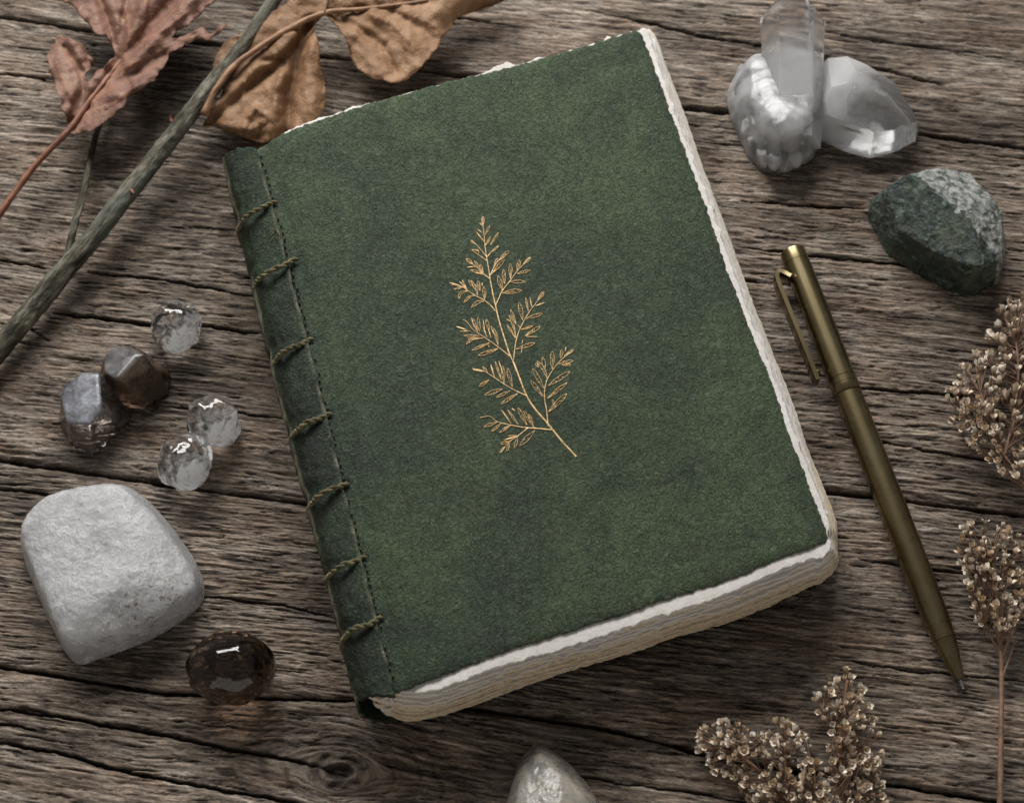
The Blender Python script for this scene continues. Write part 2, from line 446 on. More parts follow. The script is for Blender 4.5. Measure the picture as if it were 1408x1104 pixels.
def cover_sag(x, y):
    """gentle unevenness of the cover, metres; x y world metres"""
    X, Y = x * 1000, y * 1000
    return MM * (0.55 * noise2(X / 60, Y / 60, 61) + 0.20 * noise2(X / 22, Y / 22, 62))
nu, nv = 360, 430
top = spline(E_top, nu); bot = spline(E_bot, nu); lef = spline(E_lef, nv); rig = spline(E_rig, nv)
s_, t_ = np.meshgrid(np.linspace(0, 1, nu), np.linspace(0, 1, nv))
T_, B_, L_, Rr = top[None, :, :], bot[None, :, :], lef[:, None, :], rig[:, None, :]
ss, tt = s_[..., None], t_[..., None]
PX = (1 - tt) * T_ + tt * B_ + (1 - ss) * L_ + ss * Rr - ((1 - ss) * (1 - tt) * top[0] + ss * (1 - tt) * top[-1] + (1 - ss) * tt * bot[0] + ss * tt * bot[-1])
# ragged hand-cut edges
ed = np.minimum(np.minimum(1 - s_, t_), 1 - t_)
rag = np.exp(-ed / 0.004)[..., None]
wob = np.stack([noise2(s_ * 60, t_ * 80, 71) * 2.2 + noise2(s_ * 260, t_ * 300, 72) * 1.3, noise2(s_ * 60, t_ * 80, 73) * 2.0 + noise2(s_ * 260, t_ * 300, 74) * 1.2], -1)
PX = PX + rag * wob
P = W(PX[..., 0], PX[..., 1], HB)
def cover_profile(P, s_, t_):
    z = HB + cover_sag(P[..., 0], P[..., 1])
    X, Y = P[..., 0] * 1000, P[..., 1] * 1000
    z = z - 0.0009 * np.exp(-((s_ - 0.035) / 0.02) ** 2)      # hinge groove beside the spine
    z = z + 0.0004 * np.exp(-((s_ - 0.10) / 0.05) ** 2)
    z = z - 0.0010 * np.exp(-(1 - s_) / 0.012) - 0.0008 * np.exp(-t_ / 0.010) - 0.0009 * np.exp(-(1 - t_) / 0.008)
    z = z + MM * (0.07 * noise2(X / 5, Y / 5, 64) + 0.08 * noise2(X / 2.6, Y / 2.6, 65) + 0.06 * noise2(X / 1.3, Y / 1.3, 66))
    return z
Z = cover_profile(P, s_, t_)
# stains with shapes of their own
def seg_d(p, a, b):
    a = np.array(a, float); b = np.array(b, float); ab = b - a
    k = np.clip(((p - a) @ ab) / (ab @ ab), 0, 1)
    return np.linalg.norm(p - a - k[..., None] * ab, axis=-1)
def poly_d(p, pts):
    d = seg_d(p, pts[0], pts[1])
    for a, b in zip(pts[1:-1], pts[2:]): d = np.minimum(d, seg_d(p, a, b))
    return d
pn = noise2(PX[..., 0] / 9, PX[..., 1] / 9, 80); pn2 = noise2(PX[..., 0] / 28, PX[..., 1] / 28, 81)
stain = np.zeros(PX.shape[:2])
for pts, wd, am in [([(905, 112), (925, 150)], 13, .75), ([(880, 130), (915, 120)], 16, .5), ([(898, 668), (915, 662), (930, 650), (946, 648), (958, 636), (975, 628)], 7, .5), ([(868, 476), (905, 492)], 12, .35),
                    ([(1128, 735), (1138, 742)], 8, .4), ([(790, 200), (830, 190)], 22, .35), ([(640, 690), (760, 730)], 46, .36), ([(770, 350), (850, 420)], 38, .36), ([(700, 800), (730, 830)], 30, .22), ([(560, 560), (600, 620), (590, 690)], 40, .30), ([(930, 250), (985, 330), (1030, 440)], 30, .34), ([(860, 500), (930, 540)], 26, .3), ([(1090, 640), (1125, 720)], 20, .4), ([(500, 330), (560, 360)], 30, .22), ([(640, 880), (800, 840)], 16, .3), ([(860, 70), (885, 60)], 20, .4), ([(480, 560), (500, 640)], 14, .3)]:
    stain = np.maximum(stain, am * np.clip(np.exp(-(poly_d(PX, pts) / wd) ** 2) * (0.75 + 0.9 * pn), 0, 1))
holes = [(376, 279), (403, 357), (427, 467), (452, 570), (475, 664), (500, 767), (522, 849)]
for hx, hy in holes:
    dd = np.hypot(PX[..., 0] - hx - 3, PX[..., 1] - hy)
    stain = np.maximum(stain, 0.95 * np.exp(-(dd / 5.5) ** 2)); stain = np.maximum(stain, 0.35 * np.clip(np.exp(-(dd / 18) ** 2) * (1 + pn), 0, 1))
    Z = Z - 0.0009 * np.exp(-(dd / 5) ** 2)
stain = np.maximum(stain, 0.55 * np.clip(np.exp(-s_ / 0.018) * (0.8 + 1.2 * pn), 0, 1))
for a, b in [((905, 672), (978, 628)), ((880, 478), (905, 492)), ((940, 270), (985, 262))]:
    Z = Z - 0.00022 * np.exp(-((seg_d(PX, a, b) + 3.5 * noise2(PX[..., 0] / 11, PX[..., 1] / 11, 84)) / 2.8) ** 2) * sstep(-.3, .3, pn)
worn = np.clip(np.exp(-ed / 0.003) * (0.05 + 0.6 * noise2(s_ * 90, t_ * 110, 83)), 0, 0.5)
P[..., 2] = Z
# close into a sheet 1.6 mm thick
Pn = P.reshape(-1, 3)
ring_idx = np.concatenate([np.arange(nu), (np.arange(1, nv) * nu + nu - 1), ((nv - 1) * nu + np.arange(nu - 2, -1, -1)), (np.arange(nv - 2, 0, -1) * nu)])
rim = Pn[ring_idx].copy(); cen = Pn.mean(0)
lo1 = rim.copy(); lo1[:, 2] -= 0.0007
lo2 = cen + (rim - cen) * 0.97; lo2[:, 2] = rim[:, 2] - 0.0008
F = [tuple(q[::-1]) for q in grid_faces(nv, nu)]
b0 = len(Pn); m = len(ring_idx)
for k in range(m):
    k1 = (k + 1) % m
    F.append((ring_idx[k], ring_idx[k1], b0 + k1, b0 + k)); F.append((b0 + k, b0 + k1, b0 + m + k1, b0 + m + k))
att = lambda a, tail: np.concatenate([a.ravel(), np.full(2 * m, tail)])
cover = mk('front_cover', np.concatenate([Pn, lo1, lo2]), F, M_cover, book, True, {'stain': att(stain, 0.2), 'worn': att(worn, 0.35)})

# ---- pages: deckle-edged sheets
def paper():
    t = NT('handmade_paper'); co = t.coords('Object')
    n = t.noise(co, 60, 5, 0.6, 0.5); n2 = t.noise(co, 600, 4, 0.65, 0.3)
    age = t.attr('age')
    c = t.mix(t.ramp(n, [(0.3, 0.0), (0.7, 1.0)]), (0.53, 0.50, 0.47), (0.63, 0.61, 0.585))
    tan = t.mix(t.ramp(n2, [(0.35, 0.0), (0.65, 1.0)]), (0.42, 0.325, 0.21), (0.60, 0.50, 0.36))
    c = t.mix(age, c, tan)
    b = t.bump(n2, 0.0003, 0.9)
    return t.P(color=c, rough=0.9, normal=b, spec=0.2, sss=0.15, ssss=0.001, sssr=(1, .8, .6))
M_page = paper()
NL = 26
def page_outline(k, n=900):
    """outline of sheet k in photo pixels at its own height"""
    t = k / (NL - 1)
    z = HB - 0.0011 - (HB - 0.0055) * t
    lw = 1 if k < 3 else 0
    # bottom edge offsets below the cover edge (photo px)
    if k < 3: ob = 19 + 2.4 * k
    elif k < 6: ob = 23 + 1.3 * (k - 3)
    elif k < 8: ob = 30 + 1.2 * (k - 6)
    elif k < 11: ob = 31 + 1.0 * (k - 8)
    elif k < 12: ob = 38
    else: ob = 38 + 19.0 * (k - 12) / (NL - 13)
    ob += RNG.uniform(-1.6, 1.6)
    orr = 5 + 12 * t + RNG.uniform(-1.2, 1.2)
    ot = RNG.uniform(-5, -1) - 14 * t + (1 if k == 0 else 0)
    topc = [(356, 203 - ot), (450, 160 - ot), (600, 116 - ot), (700, 92 - ot), (800, 63 - ot), (872, 42 - ot)]
    bx = np.array([(552, 950), (600, 931), (700, 893), (780, 868), (860, 842), (930, 818), (1000, 797), (1070, 768), (1112, 751)], float)
    sidep = np.array([(884, 44), (905, 104), (943, 208), (978, 302), (1011, 396), (1060, 520), (1098, 625), (1130, 705)], float)
    nr = np.array([0.94, 0.0])
    side = sidep + np.array([orr * 0.97, 0])
    side[0] += (-orr * 0.15, 0); side[-1] += (3, 6)
    lowr = [(1136 + orr * 0.95, 728 + ob * 0.35), (1140 + orr * 0.70, 742 + ob * 0.60), (1128 + orr * 0.3, 750 + ob * 0.85)]
    tilt = np.linspace(0, 1, len(bx)) - 0.5
    b = bx[::-1] + np.stack([np.zeros(len(bx)), ob + 0 * tilt], -1)
    b[-1] += (-8 + 3 * t, -20 - 4 * (1 - t)); b[-2] += (0, -3)
    lefts = [(532, 938 + 0.2 * ob), (470, 720), (420, 520), (372, 300)]
    pts = topc + [tuple(q) for q in side] + lowr + [tuple(q) for q in b] + lefts
    loop = spline(pts + [pts[0]], n)[:-1]
    return loop, z
for k in range(NL):
    loop, z = page_outline(k)
    tn = np.roll(loop, -1, 0) - np.roll(loop, 1, 0); tn /= np.linalg.norm(tn, axis=1)[:, None] + 1e-9
    nn = np.stack([tn[:, 1], -tn[:, 0]], -1)          # outward in photo pixels (y down)
    sgn = 1 if ((loop - loop.mean(0)) * nn).sum() > 0 else -1
    nn *= sgn
    q = np.arange(len(loop)) * 1.0
    big = noise2(q / 34, q * 0 + k * 0.45, 90) * 3.0 + noise2(q / 70, q * 0 + k * 0.9, 89) * 3.0
    rt = sstep(870, 900, loop[:, 0]) * (1 - sstep(690, 745, loop[:, 1]))
    big = big * (1 - 0.6 * rt)
    deck = big + (noise2(q / 9, q * 0 + k, 91 + k) * 1.5 * sstep(-0.3, 0.4, noise2(q / 40, q * 0 + k, 88)) + noise2(q / 3.1, q * 0 + k, 93 + k) * 1.2 + noise2(q / 1.4, q * 0, 92 + k) * 0.8) * (1 - 0.35 * rt)
    if k in (0, 2, 7, 11): deck = deck * 1.35 + np.clip(noise2(q / 5, q * 0 + k, 95 + k) - 0.15, 0, 1) * 6
    if k == 0:
        a = np.exp(-((loop[:, 0] - 688) / 22) ** 2 - ((loop[:, 1] - 94) / 22) ** 2); deck = deck + a * 8
        for cx, cy, am in ((600, 112, 4), (740, 78, 5), (560, 126, 3), (400, 178, 3), (430, 166, 4), (480, 148, 3)):
            deck = deck + am * np.exp(-((loop[:, 0] - cx) / 12) ** 2 - ((loop[:, 1] - cy) / 14) ** 2)
    L0 = loop + nn * deck[:, None]
    th = (HB - 0.005) / (NL - 1) * 0.98
    curl = MM * (0.5 * noise2(q / 60, q * 0, 97) + 0.22 * noise2(q / 16, q * 0 + k, 98 + k))
    rings = []
    for inset, dz in ((0.9965, 0), (0.9985, 0.05), (1.0, 0.28), (1.0006, 0.6), (0.999, 0.95), (0.992, 1.0)):
        c0 = L0.mean(0); Lp = c0 + (L0 - c0) * inset
        w_ = W(Lp[:, 0], Lp[:, 1], z); w_[:, 2] = z - dz * th + curl * (1 if inset > 0.995 else 0.5) + MM * 0.07 * noise2(q / 3, q * 0 + dz * 4, 99 + k)
        rings.append(w_)
    inner = []
    for fr in (0.93, 0.86):
        c0 = L0.mean(0); Lp = c0 + (L0 - c0) * fr
        w_ = W(Lp[:, 0], Lp[:, 1], z); w_[:, 2] = z - 0.0004; inner.append(w_)
    V = np.stack([inner[1], inner[0]] + rings, 0)
    F = grid_faces(V.shape[0], V.shape[1], True)
    n0 = V.shape[1]
    Vf = V.reshape(-1, 3)
    lx = np.interp(L0[:, 1], [203, 955], [352, 543]); dl = np.tile(L0[:, 0] - lx, V.shape[0])
    if k < 4:
        vx = Vf[:, 0]; lw = W(np.array([352., 543.]), np.array([203., 955.]), HB); lxx = np.interp(Vf[:, 1], [lw[1, 1], lw[0, 1]], [lw[1, 0], lw[0, 0]])
        Vf[:, 2] -= 0.0024 * (1 - sstep(0.003, 0.009, vx - lxx))
    fl = [tuple(x[::-1]) if sgn > 0 else tuple(x) for x in F]
    cz = Vf[:n0].mean(0)
    Vf = np.concatenate([Vf, cz[None]])
    ci = len(Vf) - 1
    for i in range(n0): fl.append((i, (i + 1) % n0, ci) if sgn > 0 else ((i + 1) % n0, i, ci))
    t = k / (NL - 1)
    a0 = 0.02 if k < 3 else (0.85 if k < 6 else (0.15 if k < 8 else (0.8 if k < 11 else (0.4 if k < 12 else 0.7 + 0.3 * t))))
    ag = np.clip(a0 + 0.25 * noise2(q / 40, q * 0, 101 + k) + 0.0 * q, 0, 1)
    tb = 1 - sstep(560, 700, L0[:, 1])                    # the fore edge stays paler than the tail
    ag = ag * (1 - 0.6 * tb)
    ring_age = [0.0, 0.05, 0.2, 0.5, 1.0, 1.0, 1.0, 1.0] if k in (0, 1, 2, 6, 7, 11) else [0.9] * 4 + [1.0] * 4
    A = np.concatenate([np.clip(ag * (0.15 + 0.85 * ra), 0, 1) for ra in ring_age] + [[0.0]])
    mk('page', Vf, fl, M_page, book, True, {'age': A})

# ---- back cover, just visible below the sheets
loop, _ = page_outline(NL - 1, 400)
c0 = loop.mean(0)
bc = []
for fr, z in ((0.0, 0.0042), (0.975, 0.0042), (0.985, 0.0038), (0.985, 0.0024), (0.975, 0.0018)):
    Lp = c0 + (loop - c0) * fr; w_ = W(Lp[:, 0], Lp[:, 1], z); bc.append(w_)
V = np.stack(bc, 0)
mk('back_cover', V.reshape(-1, 3), grid_faces(5, V.shape[1], True), M_cover, book, True)

# ---- spine: rounded leather strip
S_out = [(309, 238), (321, 290), (336, 350), (352, 420), (371, 500), (396, 600), (420, 690), (446, 790), (468, 880), (484, 950), (491, 974)]
S_in = [(352, 203), (377, 292), (401, 385), (428, 490), (453, 590), (477, 690), (502, 790), (523, 875), (543, 955)]
ns, na = 520, 64
so = spline(S_out, ns); si = spline(S_in, ns)
tS = np.linspace(0, 1, ns)
zm = HB * 0.50
A = W(si[:, 0], si[:, 1], HB + 0.0012); B = W(so[:, 0], so[:, 1], zm)
rows = []; wr = []; stn = []
for j in range(na):
    a = math.pi * j / (na - 1)                       # 0 at the seam on top, pi underneath
    k = math.sin(min(a, math.pi - a)) ** 0.80
    if a > math.pi / 2: k = math.sin(a) ** 0.55
    zz = (HB + 0.0012) * 0.5 + (HB * 0.5 + 0.0006) * (abs(math.cos(a)) ** 0.75) * (1 if math.cos(a) > 0 else -1)
    p = A + (B - A) * k
    p[:, 2] = zz
    X = tS * 190
    arc = a * 12
    bumps = 0.45 * noise2(X / 9, arc / 5 + 0 * X, 110) + 0.30 * noise2(X / 3.2, arc / 2.2 + 0 * X, 111) + 0.10 * noise2(X / 1.1, arc / .9 + 0 * X, 112)
    pinch = sum(np.exp(-((X - 190 * ((hy + 16 - 222) / 740)) / 2.0) ** 2) for hx, hy in holes)
    off = (bumps * math.sin(a) ** 0.4 if a > 0.02 else bumps * 0.4) - 0.8 * pinch * math.sin(a)
    nrm = np.array([-math.sin(a), -0.15 * math.sin(a), math.cos(a)])
    p = p + np.outer(off, nrm) * MM
    if j == 0: p[:, 0] += MM * 0.5 * noise2(X / 5, 0 * X, 113)
    rows.append(p)
    ridge = math.exp(-((a - 1.27) / 0.13) ** 2)
    wr.append(np.clip(ridge * (0.65 + 2.2 * noise2(X / 16, 0 * X + 2, 114) + 0.8 * noise2(X / 2.5, 0 * X + arc, 115)), 0, 0.9) + (0.75 if j < 1 else 0) * np.clip(0.4 + noise2(X / 6, 0 * X, 117), 0, 1))
    stn.append(np.clip(math.exp(-((a - 0.60) / 0.33) ** 2) * (0.40 + 1.4 * noise2(X / 12, 0 * X + arc / 6, 116)), 0, 0.85))
V = np.stack(rows, 0)
# ragged ends
V[:, :, 1] += 0
e0 = MM * (0.9 * noise2(np.arange(na) / 4, np.zeros(na), 118)); e1 = MM * (0.9 * noise2(np.arange(na) / 4, np.zeros(na) + 5, 118))
ax = (V[:, -1] - V[:, 0]); ax /= np.linalg.norm(ax, axis=1)[:, None]
V[:, 0] += ax * e0[:, None]; V[:, -1] += ax * e1[:, None]
inn = V.copy(); cenl = 0.5 * (A + B); cenl[:, 2] = HB * 0.5
inn = cenl[None] + (inn - cenl[None]) * 0.86
edgefirst = V[0].copy(); edgefirst[:, 2] -= 0.0012; edgefirst[:, 0] += 0.0001
allv = np.concatenate([edgefirst[None], V], 0)
nr_ = allv.shape[0]
WR = np.concatenate([[wr[0]], wr], 0); ST = np.concatenate([[stn[0]], stn], 0)
Vf = np.concatenate([allv.reshape(-1, 3), inn.reshape(-1, 3)])
F = [tuple(q) for q in grid_faces(nr_, ns)]
o_in = nr_ * ns
F += [tuple(q[::-1] + o_in) for q in grid_faces(na, ns)]
for j in range(na - 1):                              # end walls (top and bottom of the strip)
    F.append(((j + 1) * ns, (j + 2) * ns, o_in + (j + 1) * ns, o_in + j * ns))
    F.append(((j + 1) * ns + ns - 1, o_in + j * ns + ns - 1, o_in + (j + 1) * ns + ns - 1, (j + 2) * ns + ns - 1))
for i in range(ns - 1):
    F.append((i, i + 1, o_in + i + 1, o_in + i))
spine = mk('spine', Vf, F, M_spine, book, True, {'worn': np.concatenate([WR.ravel(), np.zeros(na * ns)]), 'stain': np.concatenate([ST.ravel(), np.zeros(na * ns)])})

# folded gatherings showing at the tail of the spine
bagp = Bag()
for i, (px, py, rx, zz) in enumerate([(520, 958, 13, .026), (524, 966, 12, .020), (531, 972, 12, .014), (538, 978, 12, .008), (548, 984, 10, .004)]):
    c = W(px, py, zz); a = np.linspace(0, 2 * np.pi, 36, endpoint=False)
    rr = rx * PXM * (1 + 0.25 * noise2(np.cos(a) * 2, np.sin(a) * 2 + i, 120))
    up = c + np.stack([np.cos(a) * rr * 1.1, np.sin(a) * rr * 0.8 + .002, 0.0006 * noise2(a, a * 0, 121 + i)], -1)
    dn = up.copy(); dn[:, 2] -= 0.0045; dn = c * [1, 1, 0] + [0, 0, 0] + (dn - c * [1, 1, 0]) * [0.94, 0.94, 1]
    bagp.add(np.concatenate([up, dn]), [tuple(q) for q in grid_faces(2, 36, True)] + [tuple(range(36))[::-1]])
bagp.build('gathering_folds', M_page, book, False, attrs={'age': np.full(bagp.n, 0.62)})

# ---- twine stitches over the spine
def twine_mat():
    t = NT('waxed_twine'); co = t.coords('Object'); n = t.noise(co, 500, 4, 0.6)
    c = t.ramp(n, [(0.3, (0.035, 0.036, 0.018)), (0.55, (0.115, 0.10, 0.052)), (0.75, (0.24, 0.205, 0.12))])
    return t.P(color=c, rough=0.8, normal=t.bump(n, 0.0003), spec=0.3)
M_twine = twine_mat()
def twisted(bag, path, r, n=90, strands=2, tw=1.15):
    """two strands twisted about a path (metres)"""
    p = spline(path, n); L = np.concatenate([[0], np.cumsum(np.linalg.norm(np.diff(p, axis=0), axis=1))])
    tan = np.gradient(p, axis=0); tan /= np.linalg.norm(tan, axis=1)[:, None]
    ref = np.array([0.3, 0.2, 1.0]); n1 = np.cross(tan, ref); n1 /= np.linalg.norm(n1, axis=1)[:, None]; n2 = np.cross(tan, n1)
    for s in range(strands):
        ph = L / (r * 5.2) * 2 * np.pi * tw / 1.3 + s * 2 * np.pi / strands
        q = p + (np.cos(ph)[:, None] * n1 + np.sin(ph)[:, None] * n2) * r * 0.52
        v, f = tube_geo(q, r * 0.60 * (1 + 0.12 * noise2(L * 900, L * 0 + s, 130)), 7, True)
        bag.add(v, f)
ST_PTS = [
    [(380, 278), (366, 283), (352, 288), (339, 295), (329, 308), (327, 320), (331, 336)],
    [(407, 355), (390, 364), (376, 370), (364, 378), (352, 389), (349, 402), (353, 414)],
    [(430, 466), (412, 473), (400, 477), (388, 485), (377, 495), (373, 506), (378, 519)],
    [(455, 569), (438, 576), (425, 580), (413, 587), (402, 595), (398, 606), (403, 618)],
    [(478, 663), (462, 671), (450, 675), (438, 682), (427, 690), (423, 700), (427, 711)],
    [(503, 766), (486, 772), (474, 776), (463, 782), (451, 791), (447, 800), (451, 812)],
    [(525, 848), (508, 856), (496, 860), (484, 867), (472, 876), (468, 886), (472, 898)],
]
for pts in ST_PTS:
    bag = Bag()
    zz = [HB - 0.0005, HB + 0.0022, HB + 0.0025, HB + 0.0017, HB - 0.0035, HB * 0.55, HB * 0.15]
    p = [W(a + (2 if i > 3 else 0), b, z) for i, ((a, b), z) in enumerate(zip(pts, zz))]
    p = [np.array(q) for q in p]
    tj = random.uniform(-1, 1); p = [q + np.array([random.uniform(-.00035, .00035), random.uniform(-.0005, .0005), 0.0005 * tj if 0 < i < 4 else 0]) for i, q in enumerate(p)]
    twisted(bag, p, random.uniform(0.00072, 0.00092), 120, 2, random.uniform(0.85, 1.35))
    bag.build('stitch', M_twine, spine)
# knot of frayed thread by the second stitch
bag = Bag()
for k in range(9):
    c = W(384 + random.uniform(-5, 8), 325 + random.uniform(-6, 6), HB + 0.0012)
    e = c + np.array([random.uniform(-.0035, .0035), random.uniform(-.002, .002), random.uniform(0, .0012)])
    mid = (c + e) / 2 + np.array([0, 0.0008, 0.0008])
    bag.add(*tube_geo(spline([c, mid, e], 8), 0.00012, 4))
bag.build('frayed_thread', M_twine, spine)
# small running stitches along the strip edge
M_thread = NT('dark_green_thread').P(color=(0.02, 0.03, 0.018), rough=0.8)
bag = Bag(); n = 78
line = spline(S_in, n * 2 + 1)
for k in range(n):
    if random.random() < 0.18: continue
    a, b = line[2 * k], line[2 * k + 1]
    j = random.uniform(-1.3, 1.3)
    p = [W(a[0] + 3.2 + j, a[1], HB - 0.0006), W((a[0] + b[0]) / 2 + 3.4 + j, (a[1] + b[1]) / 2, HB + 0.0007), W(b[0] + 3.2 + j, b[1], HB - 0.0006)]
    bag.add(*tube_geo(spline(p, 6), 0.00026, 5))
bag.build('seam_stitching', M_thread, spine)
#@@@FERN
# ---- gold fern stamped on the cover
def gold():
    t = NT('gold_foil'); co = t.coords('Object'); n = t.noise(co, 900, 3, 0.6); n1 = t.noise(co, 300, 3, 0.6)
    c = t.ramp(n, [(0.28, (0.22, 0.135, 0.06)), (0.5, (0.56, 0.385, 0.19)), (0.75, (0.80, 0.60, 0.34))])
    return t.P(color=c, metal=0.45, rough=t.ramp(n1, [(0.3, 0.5), (0.7, 0.36)]), normal=t.bump(n, 0.0001))
M_gold = gold()
FB = Bag()
def fz(p):
    return HB + cover_sag(p[:, 0], p[:, 1])
def ribbon(px, wd):
    """px Nx2 photo points, wd widths in photo px: low ridge of foil on the cover"""
    px = np.asarray(px, float); wd = np.broadcast_to(np.asarray(wd, float), (len(px),))
    tn = np.gradient(px, axis=0); tn /= np.linalg.norm(tn, axis=1)[:, None] + 1e-9
    nn = np.stack([-tn[:, 1], tn[:, 0]], -1)
    rows = []
    for o, dz in ((-0.5, -0.00030), (-0.34, 0.00020), (0.0, 0.00024), (0.34, 0.00020), (0.5, -0.00030)):
        q = px + nn * (wd * o)[:, None]; w_ = W(q[:, 0], q[:, 1], HB); w_[:, 2] = fz(w_) + dz; rows.append(w_)
    V = np.stack(rows, 0); FB.add(V.reshape(-1, 3), grid_faces(5, len(px)))
CRP = {1: (610, 290, 9.2), 2: (610, 390, 9.2), 3: (640, 470, 6.494)}
def cv(c, pts):
    ox, oy, s = CRP[c]; return np.array([(ox + x / s, oy + y / s) for x, y in pts])
def stem(c, pts, w0, w1):
    p = spline(cv(c, pts), 10 * len(pts)); n = len(p); q = np.arange(n)
    ribbon(p, 1.2 * np.linspace(w0, w1, n) * (1 + 0.15 * noise2(q / 3, q * 0, 140)))
def leaflet(c, a, b, w=20, mid=None):
    pts = cv(c, [a, mid, b] if mid else [a, b]); s = CRP[c][2]; w = w / s
    p = spline(pts, 14); tn = np.gradient(p, axis=0); L = np.linalg.norm(p[-1] - p[0])
    tn /= np.linalg.norm(tn, axis=1)[:, None]; nn = np.stack([-tn[:, 1], tn[:, 0]], -1)
    t = np.linspace(0, 1, 14)
    if w < 2.5:
        ribbon(p, np.clip(0.8 + (w - 0.4) * np.sin(np.pi * np.clip(t, 0, 1) ** 1.3) ** 0.8, 0.7, None))
        return
    prof = np.sin(np.pi * t ** 1.25) ** 0.8 * w * 0.5 * (1 + 0.18 * noise2(t * 7 + a[0], t * 0, 141))
    prof[0] = 0.1; prof[-1] = 0.1
    ribbon(p + nn * prof[:, None] * 0.9, 0.85); ribbon(p - nn * prof[:, None] * 0.9, 0.85)
    if random.random() < 0.6: ribbon(p[:9], 0.7)
    for k in (4, 6, 8, 10):
        if random.random() < 0.75:
            sd = random.choice((-1, 1)); ribbon(np.array([p[k], p[k + 1] + nn[k] * sd * prof[k] * 0.9]), 0.8)
stem(1, [(495, 75), (500, 200), (515, 330), (525, 450), (545, 590), (575, 760), (590, 870), (635, 1104)], 0.9, 1.9)
stem(2, [(635, 180), (660, 290), (700, 460), (760, 660), (830, 880), (880, 990), (920, 1104)], 1.9, 2.3)
stem(3, [(430, 180), (540, 470), (620, 600), (740, 740), (860, 890), (990, 1030)], 2.3, 3.0)
stem(1, [(540, 570), (420, 430), (355, 370)], 1.2, .8); stem(1, [(545, 625), (440, 550), (355, 490)], 1.3, .8)
stem(1, [(580, 850), (500, 790), (430, 720), (340, 650), (290, 610)], 1.6, .8)
stem(1, [(590, 810), (640, 700), (700, 620), (800, 530)], 1.5, .8)
stem(1, [(655, 1200), (700, 1100), (740, 1010), (840, 880), (920, 770), (1020, 660), (1090, 590)], 1.6, .8)
stem(2, [(655, 345), (600, 280), (510, 205), (420, 160), (310, 90), (220, 30), (100, 10)], 1.6, .8)
stem(2, [(830, 915), (700, 810), (560, 710), (440, 630), (360, 570), (300, 490), (245, 455)], 1.6, .8)
stem(2, [(885, 970), (900, 830), (925, 690), (980, 540), (1080, 360), (1170, 240), (1260, 110)], 1.7, .8)
stem(3, [(740, 760), (725, 620), (705, 480), (730, 340), (830, 190), (960, 80)], 2.0, .8)
stem(3, [(545, 485), (430, 430), (330, 370), (240, 310), (150, 260), (60, 240)], 1.7, .8)
stem(3, [(770, 790), (630, 775), (540, 770), (400, 745), (280, 715), (220, 670), (130, 680)], 1.9, .8)
stem(3, [(560, 770), (460, 850), (400, 890), (320, 980)], 1.6, 1.0)
